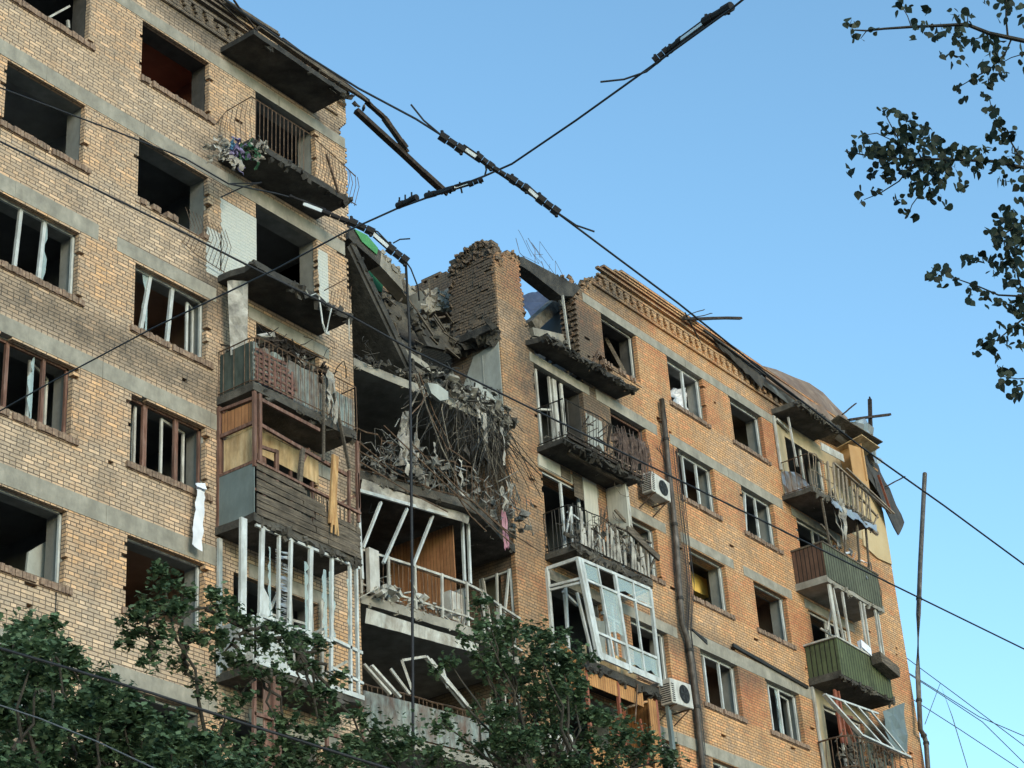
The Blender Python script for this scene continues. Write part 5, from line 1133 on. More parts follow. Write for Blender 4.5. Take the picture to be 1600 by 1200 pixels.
for (a, b, y_) in (((648, 585), (700, 705), -.5), ((655, 583), (706, 700), -.5), ((672, 596), (640, 650), -.6), ((560, 720), (700, 800), -.65), ((600, 665), (800, 850), -.85), ((640, 690), (795, 835), -.75), ((557, 702), (690, 770), -.4), ((715, 775), (760, 830), -.8), ((700, 700), (735, 725), -.7), ((560, 690), (640, 740), -.3), ((735, 780), (845, 862), -.7)):
    p, q = P(*a, y_), P(*b, y_); m_ = p.lerp(q, .5)+V((R.uniform(-.08, .08), 0, R.uniform(-.12, .02))); mb.tube([p, m_, q], .016, 5)
tag(mb.build('bent_bars', M['rust']), 'long bent steel bars fallen across the third middle balcony', 'steel bars')
mb = MB(); tangle(mb, 26, lambda: m3pt(21.4, 22.3, .3, .78), (.4, 2.0), (.004, .009), .18)
for (a, b, c, d_, r_) in (((672, 596), (655, 610), (640, 640), (635, 680), .018), ((690, 612), (665, 620), (652, 650), (650, 690), .014), ((652, 585), (668, 640), (690, 700), (720, 760), .02), ((700, 590), (690, 640), (700, 690), (712, 730), .014), ((745, 640), (748, 690), (742, 720), (735, 745), .012), ((752, 660), (780, 690), (800, 715), (812, 730), .008)):
    mb.tube([P(*a, -.55), P(*b, -.62), P(*c, -.65), P(*d_, -.6)], r_, 5)
tag(mb.build('hanging_wires', M['rubble']), 'paler bent conduits and wires among the dark wire bundle of the collapsed middle', 'wires', kind='stuff')
tag(junk(28.2, 33.2, -.8, .6, 19.35, .9, 120, 110, 120).build('wire_tangle', mat('sooty_metal', [(.04, .04, .038), (.14, .135, .125), (.32, .31, .28)], 9)), 'dense tangle of wires and junk on the third middle balcony', 'wreckage', kind='stuff')
tag(rags(28.6, 32.6, -.7, 19.9, 20.6, 9, (.3, .9), (.04, .16)).build('hanging_rags', M['rag']), 'pale torn rags on the railing of the third middle balcony', 'rags', kind='stuff')
mb = MB(); mb.sheet((29.0, -.35, 19.7), (29.5, -.4, 19.6), (29.3, -.4, 21.0), (29.15, -.35, 20.9), 4, 8, .2, 3, 2, .01, .06); mb.sheet((29.35, -.4, 19.6), (29.75, -.45, 19.5), (29.5, -.4, 20.6), (29.4, -.4, 20.5), 4, 6, .2, 3, 5, .01, .06); tag(mb.build('torn_insulation', M['rag']), 'upright pale torn insulation piece at the left of the third middle balcony', 'insulation')
mb = MB(); mb.sheet((30.6, -.4, 20.3), (31.9, -.5, 20.2), (31.9, -.2, 20.35), (30.6, -.2, 20.45), 6, 2, .1, 3, 2); tag(mb.build('pale_board', M['pvc']), 'small whitish board lying on the wire tangle of the third middle balcony', 'board')
mb = MB()
for i in range(4): x = 32.2+.05*i; mb.sheet((x, -.6, 19.6), (x+.05, -.6, 19.6), (x+.06, -.6, 18.65+.1*i), (x+.0, -.6, 18.7), 2, 8, .05, 3, i)
tag(mb.build('pink_ribbon', M['pink']), 'pink cloth ribbons hanging from the third middle balcony by the pillar', 'cloth')
tag(junk(28.3, 31.2, -.35, .3, 16.62, .4, 80, 20, 4).build('household_debris', M['whitewood']), 'white household debris behind the pale posts of the fourth middle balcony', 'debris', kind='stuff')
mb = MB(); mb.box(28.15, -.2, 16.65, 28.45, -.1, 17.6); tag(mb.build('white_cupboard', M['acwhite']), 'narrow white cupboard at the left end of the fourth middle balcony', 'cupboard'); mb = MB(); mb.box(30.6, -.3, 16.65, 31.0, -.05, 17.35).box(31.003, -.35, 16.65, 31.15, -.1, 17.5); tag(mb.build('white_cupboard', M['acwhite']), 'wide white cupboard at the right end of the fourth middle balcony by the brown boards', 'cupboard')
mb = MB()
for (a, b, wd) in (((568, 1038), (610, 1085), .07), ((580, 1040), (625, 1090), .08), ((628, 1032), (644, 1078), .06), ((628, 1032), (665, 1026), .05), ((665, 1026), (728, 1105), .09), ((672, 1030), (735, 1108), .06), ((690, 1040), (700, 1075), .05), ((610, 1045), (640, 1085), .05)): mb.bar(P(*a, -.55), P(*b, -.7), wd, .05)
tag(mb.build('loose_window_frames', M['whitewood']), 'loose white window frames tipped over the fifth middle balcony', 'window frame')
# vertical black cable and dangling cables
def cable(name, lab, pts, r=.012, m_='cable', cat='cable'):
    mb = MB(); mb.tube(pts, r, 6); return tag(mb.build(name, M[m_], smooth=True), lab, cat)
cable('hanging_cable', 'thick black cable hanging straight down in front of the collapsed middle', [P(634, 410, -1.3), P(640, 520, -1.3), P(642, 700, -1.3), P(644, 900, -1.3), P(645, 1090, -1.3), P(646, 1250, -1.3)], .030)
tag((lambda mb: (mb.sheet(P(308, 756, -.18), P(322, 758, -.18), P(315, 862, -.2), P(300, 850, -.2), 6, 16, .045, 5, 2, .004, .006), mb.sheet(P(306, 754, -.12), P(320, 756, -.12), P(324, 764, -.24), P(308, 760, -.24), 3, 3, .04, 3, 2))[0] and mb or mb)(MB()).build('white_cloth', M['cloth'], smooth=True), 'long white cloth hanging over the brick sill of the brown framed window', 'cloth')
# clothes on the first balcony
def cl(px, py, c, lab, s=.30, n=9):
    n = n*2
    mb = MB(); p = P(px, py, -.95)
    for i in range(n):
        a = p+V((R.uniform(-s, s)*.7, R.uniform(-.12, .1), R.uniform(-s, s)*.6)); d = V((R.uniform(-1, 1), R.uniform(-.4, .4), R.uniform(-1.1, .2)))*s*R.uniform(.4, .9); q = V((-d.z, R.uniform(-.3, .3), d.x))*R.uniform(.15, .45)
        mb.sheet(a, a+d, a+d+q, a+q*R.uniform(.4, 1), 7, 4, .16, 9, i*1.7, .004, .02)
    return tag(mb.build('crumpled_cloth', M[c], smooth=True), lab, 'cloth')
cl(348, 235, 'rag', 'crumpled greyish white rags caught at the corner of the top balcony', .42, 12); cl(368, 232, 'purple', 'crumpled purple cloth caught in the top balcony railing', .30); cl(357, 228, 'blue', 'small crumpled blue cloth beside the purple one', .15, 6)
cl(388, 238, 'dgreen', 'crumpled green cloth at the slab edge of the top balcony', .28); cl(402, 226, 'rag', 'grey rag hanging beside the green cloth on the top balcony', .22)

# ------------------------------------------------------------------ things on the walls
def aircon(x, y, z, w_, lab, tilt=0, grp='air conditioners on the wall', broken=False, s=1.):
    e = empty('air_conditioner', (x, y, z), lab, 'air conditioner', grp); h, d = .56*s, .30*s; w_ *= s
    def bx(x0, y0, z0, x1, y1, z1, m_, n): mb = MB(); mb.box(x0, y0, z0, x1, y1, z1); o = mb.build(n, M[m_]); o.parent = e; return o
    o = bx(-w_/2, -d/2, 0, w_/2, d/2, h, 'acwhite', 'casing'); bv = o.modifiers.new('bevel', 'BEVEL'); bv.width = .02; bv.segments = 2
    mb = MB()
    for i in range(9): mb.box(-w_/2-.006, -d/2+.03, .05+i*.052, -w_/2-.001, d/2-.03, .075+i*.052)
    for i in range(9): mb.box(-w_/2+.03, -d/2-.006, .05+i*.052, -w_/2+.14, -d/2-.001, .075+i*.052)
    q = mb.build('louvre', M['black']); q.parent = e
    cx, cz, r = w_*.12, h*.5, .21*s; n = 24
    mb = MB(); mb.prism([(cx+math.cos(2*math.pi*i/n)*r, -d/2-.004, cz+math.sin(2*math.pi*i/n)*r) for i in range(n)], (0, -.004, 0)); q = mb.build('fan_opening', M['black']); q.parent = e
    if not broken:
        mb = MB()
        for rr_ in (.2, .4, .6, .8, 1.): mb.tube([(cx+math.cos(2*math.pi*i/n)*r*rr_, -d/2-.012, cz+math.sin(2*math.pi*i/n)*r*rr_) for i in range(n+1)], .004, 3)
        for k in range(6): mb.tube([(cx, -d/2-.012, cz), (cx+math.cos(k*1.047)*r, -d/2-.012, cz+math.sin(k*1.047)*r)], .005, 3)
        q = mb.build('fan_grille', M['acwhite']); q.parent = e
    else:
        mb = MB()
        for k in range(5): t = k*1.257; mb.prism([(cx, -d/2-.01, cz), (cx+math.cos(t)*r*.8, -d/2-.012, cz+math.sin(t)*r*.8), (cx+math.cos(t+.6)*r*.8, -d/2-.02, cz+math.sin(t+.6)*r*.8)], (0, -.003, 0))
        q = mb.build('fan', M['steel']); q.parent = e
    mb = MB()
    for sx in (-1, 1): mb.bar((sx*w_*.36, d/2+.2, -.02), (sx*w_*.36, -d/2-.03, -.02), .03, .03); mb.bar((sx*w_*.36, d/2+.2, -.3), (sx*w_*.36, -d/2+.05, -.02), .025, .025)
    q = mb.build('bracket', M['rust']); q.parent = e
    e.rotation_euler = (0, tilt, 0); return e
aircon(39.25, -.34, 22.3, .86, 'battered white air conditioner with a torn open fan beside the black bent railing', rad(4), broken=True)
aircon(39.15, -.36, 16.78, .86, 'dented white air conditioner below the right side of the white glazed bay', rad(-3), broken=True, s=1.1)
aircon(33.98, -.36, 14.45, .86, 'intact white air conditioner low on the pillar, half hidden by leaves', 0)
def pipe(name, lab, pts, r, collars, m_='pipe'):
    e = empty(name, pts[-1], lab, 'pipe'); mb = MB(); mb.tube(pts, r, 10); mb.build('pipe', M[m_], e, smooth=True); mb = MB()
    for c in collars:
        i = min(int(c*(len(pts)-1)), len(pts)-2); p = V(pts[i]).lerp(V(pts[i+1]), c*(len(pts)-1)-i); d = (V(pts[i+1])-V(pts[i])).normalized(); mb.tube([p-d*.04, p+d*.04], r*1.25, 10)
    mb.build('collar', M['steel'], e); return e
pp = [P(*q, -.13) for q in ((1034, 624), (1040, 680), (1045, 735), (1051, 790), (1057, 850), (1060, 900), (1063, 940), (1066, 975), (1075, 1000), (1081, 1040), (1086, 1080), (1091, 1130), (1096, 1180), (1101, 1240))]
pipe('downpipe', 'sooty grey downpipe with a broken top running down the orange brick wall', pp+[V((pp[-1].x, -.13, .3))], .07, (.08, .25, .42, .6, .75, .88))
mb = MB()
for i in range(5): mb.tube([P(1052+i*2+j*8, 700+j*72+R.uniform(-4, 4), -.07-.02*i) + V((R.uniform(-.06, .06), 0, 0)) for j in range(4)]+[P(1072+i*2+j*7.5, 985+j*65, -.06-.02*i)+V((R.uniform(-.04, .04), 0, 0)) for j in range(4)], .011, 4)
mb.tube([P(1036, 622, -.1), P(1042, 660, -.3), P(1030, 700, -.2), P(1042, 730, -.1)], .012, 4); mb.tube([P(1026, 700, -.2), P(1038, 715, -.4), P(1042, 745, -.2)], .012, 4)
tag(mb.build('wall_cables', M['cable']), 'loose black cables running down beside the sooty downpipe', 'cables')
pp = [P(1445, 740, -.25), P(1442, 800, -.27), P(1438, 880, -.3), P(1435, 960, -.3), P(1434, 1050, -.3), P(1438, 1140, -.25), P(1443, 1148, -.2), P(1447, 1160, -.2), P(1452, 1230, -.2)]
pipe('downpipe', 'dark downpipe standing away from the right corner of the building', pp+[V((pp[-1].x, -.2, .3))], .075, (.3, .5, .68, .78))
mb = MB()
a, b = P(1082, 982, -.04), P(1105, 1000, -.04); mb.prism([a, b, b+V((0, 0, -.12)), a+V((0, 0, -.05))], (0, .03, 0))
a, b = P(1145, 1008, -.05), P(1262, 1074, -.05); mb.bar(a, b, .05, .09); tag(mb.build('cable_duct', M['steel']), 'black strip fixed along the concrete band between two rows of windows', 'strip')
cable('wall_cable', 'thin cable hanging down the brick from the lower left window', [P(88, 925, -.03), P(86, 1000, -.03), P(85, 1100, -.03)], .008)
# things inside the rooms
mb = MB(); _a, _b = P(1062, 903, .9), P(1106, 920, .9); mb.box(_a.x, .9, P(1090, 925, .9).z, _b.x, 1.35, P(1090, 898, .9).z); mb.build('kitchen_cabinet', M['cabinet']); tag(bpy.data.objects['kitchen_cabinet'], 'yellow kitchen wall cabinet seen through the window beside the sooty pipe', 'cabinet')
mb = MB(); mb.box(19.9, .8, 22.2, 20.4, .9, 23.45); tag(mb.build('white_board', M['plaster']), 'pale board standing inside the upper left empty window', 'board')
mb = MB(); mb.prism([P(40, 905, .7), P(92, 925, .7), P(88, 850, .7), P(72, 846, .7), P(45, 862, .7)], (0, .05, 0)); tag(mb.build('door_leaf', M['plaster']), 'pale spotted door leaf leaning inside the lower left window', 'door')
mb = MB(); mb.sheet(P(1050, 640, .6), P(1075, 650, .6), P(1075, 612, .6), P(1052, 606, .6), 6, 6, .3, 3, 1); tag(mb.build('curtain', M['cloth']), 'white bundled curtain inside the second window of the top row', 'curtain')
mb = MB(); mb.bar(P(945, 530, .7), P(975, 585, .4), .22, .1); tag(mb.build('fallen_board', M['oldwood']), 'brown board fallen inside the sooty top row window', 'board')
mb = MB(); mb.bar(P(75, 28, .3), P(108, 10, .3), .06, .04); mb.bar(P(106, 32, .3), P(107, 44, .3), .05); tag(mb.build('broken_lath', M['whitewood']), 'white broken lath across the topmost left window', 'lath')
def lamp(p, lab, r=.07):
    mb = MB(); n = 10; 
    mb.tube([V(p)+V((0, 0, r*math.cos(math.pi*i/6))) for i in range(7)], r, 10); mb2 = MB()
    vs = []; 
    mb = MB()
    for i in range(7):
        a = math.pi*i/6; vs += [V(p)+V((r*math.sin(a)*math.cos(t*.785), r*math.sin(a)*math.sin(t*.785), r*math.cos(a))) for t in range(8)]
    mb.add(vs, [(i*8+k, i*8+(k+1) % 8, (i+1)*8+(k+1) % 8, (i+1)*8+k) for i in range(6) for k in range(8)]); return tag(mb.build('ceiling_lamp', M['lamp'], smooth=True), lab, 'lamp')
lamp(P(228, 103, 1.4)+V((0, 0, 0)), 'small lit lamp glowing inside the reddish top window', .05); lamp(P(1165, 685, 1.2), 'small lit ceiling lamp inside the far window of the top row', .05)

# ------------------------------------------------------------------ overhead cables
def overhead(lab, pts, r, ins=(), spac=(), tails=(), m_='cable', ext=(14., 14.)):
    """pts: (px, py, distance)"""
    w_ = [PD(*p) for p in pts]
    d0 = (w_[0]-w_[1]).normalized(); d1 = (w_[-1]-w_[-2]).normalized()
    if ext[0]: w_ = [w_[0]+d0*ext[0]+V((0, 0, .0))]+w_
    if ext[1]: w_ = w_+[w_[-1]+d1*ext[1]]
    e = empty('overhead_cable', w_[len(w_)//2], lab, 'cable', 'overhead cables')
    mb = MB(); mb.tube(w_, r, 6); mb.build('wire', M[m_], e, smooth=True)
    for (a, b, rr_) in ins:
        mb = MB(); p, q = PD(*a), PD(*b); n = 3; d = (q-p)
        vs = [p+d*(i/n) for i in range(n+1)]
        mb.tube([p, p+d*.02], rr_*.6, 8)
        for i in range(n): mb.tube([vs[i], vs[i]+d*(.95/n)], rr_*(1.0 if i != 1 else .84), 8)
        mb.tube([p+d*.1+V((0, 0, rr_*.7)), p+d*.1+V((0, 0, rr_*1.5))], rr_*.4, 5); mb.tube([p+d*.85+V((0, 0, -rr_*.5)), p+d*.85+V((0, 0, -rr_*1.4))], rr_*.4, 5)
        mb.build('insulator', M['ins'], e)
    for (a, b, off) in spac:
        p, q = PD(*a), PD(*b); up = UP
        mb = MB(); mb.tube([p+up*off, q+up*off], .0065, 5).tube([p-up*off, q-up*off], .0065, 5); mb.build('link_rod', M['ins'], e)
        mb = MB(); mb.bar(p, q, off*.9, off*1.1, up=up); mb.build('spacer', M['clear'], e)
    if tails:
        mb = MB()
        for tl in tails: mb.tube([PD(*p) for p in tl], r*.9, 5)
        mb.build('wire_tail', M[m_], e)
    return e
d = 10.7
overhead('heavy cable with black insulators crossing from upper left to lower right over the sky', [(352, 0, 11.3), (440, 62, 11.1), (560, 138, 11.0), (650, 186, 10.8), (688, 210, d), (775, 268, d), (870, 332, d), (950, 392, 10.8), (1060, 474, 11.1), (1200, 586, 11.6), (1345, 698, 12.2), (1475, 790, 12.8), (1600, 882, 13.6)], .0060,
  ins=[((687, 211, d), (726, 237, d), .025), ((745, 243, d), (770, 262, d), .022), ((770, 262, d), (800, 280, d), .016), ((798, 279, d), (826, 297, d), .023), ((840, 308, d), (874, 334, d), .025)],
  spac=[((724, 231, d), (750, 249, d), .016), ((822, 292, d), (844, 312, d), .016)], tails=[[(642, 163, d), (662, 188, d), (688, 210, d)], [(872, 333, d), (900, 352, d), (929, 362, d)]])
d2 = 10.8
overhead('heavy cable with clamps and insulators crossing from lower left to upper right over the sky', [(0, 642, 15.5), (80, 597, 15.), (240, 512, 14.), (430, 421, 12.8), (540, 362, 12.), (620, 326, 11.4), (700, 297, d2), (757, 275, d2), (800, 256, d2), (900, 188, 10.4), (1020, 102, 9.9), (1145, 12, 9.4), (1165, -4, 9.3)], .0058,
  ins=[((621, 322, 11.3), (652, 308, 11.2), .020), ((666, 306, 11.), (710, 294, d2), .018), ((732, 289, d2), (755, 280, d2), .015), ((1022, 96, 9.9), (1045, 77, 9.9), .022), ((1045, 79, 9.9), (1066, 61, 9.8), .020), ((1100, 35, 9.6), (1144, 9, 9.5), .024)],
  spac=[((1064, 62, 9.8), (1102, 34, 9.6), .013), ((710, 293, d2), (734, 286, d2), .009)],
  tails=[[(1045, 84, 9.9), (1010, 112, 9.9), (975, 124, 9.9), (938, 128, 9.9)], [(757, 276, d2), (760, 265, d2), (758, 256, d2)], [(718, 284, d2), (722, 302, d2)], [(624, 308, 11.3), (624, 316, 11.3)], [(633, 304, 11.3), (633, 312, 11.3)], [(643, 300, 11.2), (643, 310, 11.2)]])
overhead('black cable running across the whole facade below the two crossing ones', [(0, 221, 14.), (160, 301, 13.6), (300, 370, 13.4), (400, 421, 13.3), (546, 493, 13.4), (640, 545, 13.6), (747, 597, 13.9), (830, 638, 14.2), (1050, 745, 15.2), (1200, 818, 16.), (1330, 882, 16.9), (1600, 1014, 19.)], .0072)
d4 = 15.5
overhead('thin cable with black insulators sagging past the torn end of the left wing', [(0, 137, 16.), (175, 203, 15.8), (290, 248, 15.7), (357, 287, 15.6), (430, 302, d4), (475, 314, d4), (540, 345, d4), (590, 362, d4), (634, 408, d4), (642, 420, d4), (653, 448, d4), (655, 470, d4)], .0065, ext=(14., 0),
  ins=[((452, 306, d4), (478, 316, d4), .012), ((503, 330, d4), (545, 347, d4), .024), ((545, 345, d4), (585, 364, d4), .034), ((606, 386, d4), (637, 410, d4), .038)],
  spac=[((474, 318, d4), (507, 331, d4), .022), ((583, 365, d4), (609, 388, d4), .024)],
  tails=[[(357, 287, 15.6), (408, 286, 15.6)], [(345, 308, 15.6), (380, 292, 15.6), (409, 285, 15.6)], [(614, 380, d4), (625, 374, d4), (641, 373, d4)]])
overhead('thick black cable crossing low in front of the tree crowns at the left', [(0, 1013, 12.), (120, 1048, 11.9), (240, 1084, 11.8), (380, 1130, 11.8), (467, 1157, 11.8), (600, 1199, 11.9)], .0085)
overhead('thin grey cable just below the thick black one in front of the trees', [(0, 1102, 14), (60, 1122, 14), (150, 1158, 14), (240, 1200, 14)], .0055, m_='greycable')
D6 = 95.
for lab, pts in (('uppermost thin distant wire right of the building', [(1415, 1027), (1500, 1090), (1600, 1165)]), ('thin distant wire that drops down steeply in two legs', [(1445, 1132), (1469, 1068), (1488, 1120), (1512, 1200)]),
                 ('second thin distant wire right of the building', [(1418, 1052), (1470, 1085), (1535, 1128), (1600, 1192)]), ('third thin distant wire right of the building', [(1440, 1064), (1530, 1120), (1600, 1150)]), ('lowest thin distant wire right of the building', [(1425, 1092), (1500, 1140), (1600, 1206)])):
    q_ = [PD(p[0], p[1], D6) for p in pts]; q_ = q_ if 'legs' in lab else [q_[0]+(q_[0]-q_[1]).normalized()*70]+q_+[q_[-1]+(q_[-1]-q_[-2]).normalized()*70]; mb = MB(); mb.tube(q_, .022, 4); tag(mb.build('distant_wire', M['greycable']), lab, 'wire', 'distant wires')

# ------------------------------------------------------------------ trees
def leafpoly(c, size, nrm, axis, kind):
    """lobed leaf outline in the plane (axis, nrm x axis)"""
    b = nrm.cross(axis).normalized(); a = axis
    if kind == 'maple': pr = ((-.5, .05), (-.25, .42), (-.05, .30), (.12, .50), (.2, .2), (.55, .0), (.2, -.2), (.12, -.5), (-.05, -.30), (-.25, -.42))
    else: pr = ((-.5, .0), (-.38, .32), (-.12, .44), (.08, .36), (.22, .25), (.55, .0), (.22, -.26), (.05, -.38), (-.14, -.42), (-.4, -.3))
    return [c+a*(x*size)+b*(y*size)+nrm*(abs(y)*size*.18) for x, y in pr]
def rvec(rng=R):
    while True:
        v = V((rng.uniform(-1, 1), rng.uniform(-1, 1), rng.uniform(-1, 1)))
        if .05 < v.length < 1: return v.normalized()
def limb(mb, a, b, r0, r1, n=6, wob=.12):
    pts = []; L_ = (b-a).length
    for i in range(n+1):
        t = i/n; pts.append(a.lerp(b, t)+V((math.sin(t*3.14)*R.uniform(-wob, wob), math.sin(t*3.14)*R.uniform(-wob, wob), math.sin(t*3.14)*wob*L_*.15)))
    mb.tube(pts, r0, 7, r1); return pts
def tree(lab, base, clumps, y, name='maple_tree'):
    """clumps: (px, py, radius px, leaves, depth offset)"""
    e = empty(name, base, lab, 'tree', 'maples in front of the block')
    tr = MB(); lv = MB(); base = V(base)
    cs = [(P(c[0], c[1], y+c[4]), c[2], c[3]) for c in clumps]
    mean = sum((c[0] for c in cs), V((0, 0, 0)))/len(cs); fork = base.lerp(mean, .62); fork.z = min(c[0].z for c in cs)-1.6
    trunk = limb(tr, base, fork, .17, .10, 8, .15)
    lead = []
    for j in range(5):
        c = cs[R.randrange(len(cs))][0]; m_ = fork.lerp(c, .5); pts = limb(tr, fork, m_, .075, .045, 5, .10); lead.append(m_)
    br = MB()
    for (c, rp, n) in cs:
        near = min(lead+[fork], key=lambda q: (q-c).length+.25*max(0, q.z-c.z)*2)
        pts = limb(br, near, c, .032, .010, 6, .10); rad_ = rp/FPX*(c-CAM).length/1.0
        if len(lead) < 26: lead.append(near.lerp(c, .6))
        twigs = []
        for k in range(max(4, n//26)):
            d = rvec(); q = c+V((d.x, d.y*1.0, d.z*.85))*rad_*R.uniform(.5, 1.0); br.tube([c, c.lerp(q, .5)+V((0, 0, .04)), q], .006, 3, .003); twigs.append(q)
        for k in range(int(n*2.4)):
            if R.random() < .7:
                q = twigs[R.randrange(len(twigs))]; p = q.lerp(c, R.uniform(-.1, .6))+rvec()*rad_*R.uniform(.02, .30)
            else: p = c+rvec()*rad_*R.uniform(.3, 1.05)
            nr = (V((R.uniform(-.8, .8), R.uniform(-.9, .5), 1.))).normalized(); ax = rvec(); ax = (ax-nr*ax.dot(nr)); ax.z -= .25; ax.normalize(); nr = (nr-ax*nr.dot(ax)).normalized()
            lv.quad(*leafpoly(p, R.uniform(.05, .11), nr, ax, 'maple'))
    tr.build('trunk', M['bark'], e, smooth=True); br.build('branches', M['bark'], e); lv.build('crown', M['leaf'], e)
    return e
def fill(x0, x1, y0f, y1, step, rp, n, spread=1.2):
    out = []; yy = y1
    while yy > -1e9:
        any_ = False; x = x0+R.uniform(-step/2, step/2)
        while x < x1:
            if yy > y0f(x)+rp*.8: out.append((x+R.uniform(-12, 12), yy+R.uniform(-12, 12), rp*R.uniform(.8, 1.15), int(n*R.uniform(.7, 1.2)), R.uniform(-spread, spread))); any_ = True
            x += step
        yy -= step*.8
        if not any_ and yy < 1000: break
    return out
# left tree: top outline in the photo
oL = [(-80, 950), (0, 962), (50, 955), (95, 985), (120, 1010), (170, 1020), (230, 1050), (300, 1110), (350, 1160), (400, 1220)]
fl = lambda x: float(interp(oL, x))
cl_ = fill(-80, 390, fl, 1320, 46, 40, 190)
cl_ += [(20, 1010, 40, 120, 0), (60, 985, 34, 90, .3), (85, 1010, 28, 60, 0), (250, 1175, 50, 200, -.5), (320, 1180, 50, 180, -.6), (180, 1130, 50, 160, 0), (380, 1200, 45, 150, 0)]
tree('dense dark green maple at the lower left corner in front of the brick', (13.6, -7.2, 0), cl_, -7.2)
cm = [(255, 905, 30, 110, 0), (285, 925, 26, 80, .2), (240, 940, 34, 110, 0), (275, 960, 34, 110, -.2), (215, 975, 34, 90, 0), (200, 1000, 24, 50, .2), (255, 1000, 36, 90, 0), (300, 990, 26, 50, 0), (235, 1030, 26, 45, 0), (285, 1040, 26, 45, .2),
      (345, 945, 34, 120, 0), (330, 985, 34, 90, 0), (375, 975, 34, 90, .2), (405, 1000, 34, 90, 0), (350, 1020, 30, 70, .3), (430, 975, 26, 70, 0), (440, 1010, 34, 80, 0), (470, 1000, 30, 80, .2), (380, 1045, 30, 60, 0), (420, 1050, 26, 50, 0), (480, 1040, 26, 50, 0), (500, 1010, 22, 40, 0), (460, 1080, 30, 60, .2),
      (500, 1090, 28, 60, 0), (530, 1060, 22, 45, 0), (350, 1110, 30, 50, 0), (430, 1125, 28, 45, 0), (500, 1140, 30, 60, 0), (400, 1160, 34, 70, 0), (460, 1180, 40, 90, 0), (380, 1090, 24, 40, 0), (320, 1070, 30, 50, 0), (350, 1150, 40, 120, .3), (420, 1200, 44, 130, .2), (490, 1190, 44, 130, 0), (540, 1200, 44, 130, 0), (450, 1140, 34, 80, 0), (520, 1120, 30, 70, 0), (370, 1210, 44, 120, 0), (580, 1170, 36, 90, .3)]
tree('slim maple with loose upper branches in front of the white glazed balcony', (16.4, -6.2, 0), cm, -6.2)
oR = [(530, 1085), (570, 1110), (620, 1100), (680, 1050), (700, 1000), (735, 935), (760, 935), (800, 965), (850, 975), (900, 1000), (935, 1060), (960, 1100), (1000, 1130), (1040, 1165), (1060, 1230)]
fr2 = lambda x: float(interp(oR, x))
cr = fill(800, 1040, fr2, 1300, 46, 36, 170, 1.0)
cr += [(750, 945, 24, 60, 0), (765, 975, 32, 80, 0), (740, 1000, 34, 80, 0), (800, 985, 30, 70, 0), (835, 985, 28, 70, 0), (870, 1000, 30, 80, 0), (905, 1030, 34, 110, 0), (890, 1060, 36, 120, 0), (850, 1040, 34, 90, 0), (800, 1040, 34, 80, 0), (760, 1050, 30, 50, 0), (700, 1030, 24, 40, 0), (680, 1050, 18, 30, 0),
       (780, 1095, 30, 60, 0), (830, 1090, 36, 100, 0), (880, 1105, 36, 110, 0), (740, 1110, 26, 40, 0), (560, 1120, 26, 70, 0), (590, 1140, 34, 100, 0), (640, 1150, 38, 110, 0), (690, 1130, 34, 80, 0), (560, 1180, 40, 130, 0), (620, 1190, 44, 140, 0), (690, 1180, 44, 120, 0), (740, 1170, 36, 80, 0), (790, 1150, 34, 80, 0), (700, 1230, 50, 160, 0), (780, 1220, 50, 150, 0), (960, 1130, 36, 130, 0), (1010, 1160, 32, 120, 0), (600, 1250, 50, 160, 0), (545, 1160, 26, 60, 0)]
tree('broad maple in front of the collapsed middle and the orange boarded balcony', (24.2, -6.0, 0), cr, -6.0)
# poplar boughs reaching into the picture from a tree off to the right
DP = 10.6
tb = PD(2050, 900, 12.0); tb.z = 0
e = empty('poplar_tree', tb, 'poplar whose dark leafy boughs reach into the blue sky at the upper right', 'tree')
br = MB(); lv = MB(); T_ = [V((tb.x, tb.y, 0)), V((tb.x+.1, tb.y, 3)), V((tb.x-.05, tb.y+.1, 6)), V((tb.x, tb.y, 9)), V((tb.x+.1, tb.y, 12.5))]
mb = MB(); mb.tube(T_, .22, 10, .10); mb.build('trunk', M['bark'], e, smooth=True)
def bough(pts, r0, r1, root=None):
    w_ = [PD(p[0], p[1], DP+(p[2] if len(p) > 2 else 0)) for p in pts]
    if root is not None: w_ = [V((tb.x, tb.y, root)), V((tb.x, tb.y, root)).lerp(w_[0], .5)+V((0, 0, .2))]+w_; 
    br.tube(w_, r0, 5, r1); return w_
def pleaf(p, s, hang=True):
    nr = rvec(); nr.z = abs(nr.z)*.6; nr.normalize(); ax = V((R.uniform(-1, 1), R.uniform(-1, 1), R.uniform(-1.4, .3))); ax = (ax-nr*ax.dot(nr)).normalized(); lv.quad(*leafpoly(p, s, nr, ax, 'poplar'))
def leaves(px, py, rp, n, s=(.029, .056)):
    c = PD(px, py, DP)
    for k in range(n):
        a = R.uniform(0, 6.283); q = math.sqrt(R.random())*rp; pleaf(PD(px+q*math.cos(a), py+q*math.sin(a)*.8, DP+R.uniform(-.22, .22)), R.uniform(*s))
bough([(1640, 72), (1600, 64), (1545, 52), (1510, 38), (1470, 40), (1425, 42), (1380, 45), (1355, 48), (1335, 47)], .016, .004, 8.6)
bough([(1575, 60), (1572, 30), (1572, 0), (1575, -30)], .006, .003); bough([(1424, 42), (1418, 25), (1412, 15)], .003, .002); bough([(1355, 47), (1345, 60)], .003, .002); bough([(1512, 40), (1512, 20)], .004, .002)
bough([(1580, 62), (1570, 85), (1550, 105), (1525, 120), (1500, 135), (1495, 145)], .005, .002); bough([(1600, 84), (1580, 90), (1562, 100)], .003, .002); bough([(1540, 56), (1520, 62), (1500, 60)], .003, .002)
bough([(1640, 268), (1600, 262), (1550, 252), (1480, 249), (1400, 248), (1355, 243), (1320, 236)], .014, .003, 8.2)
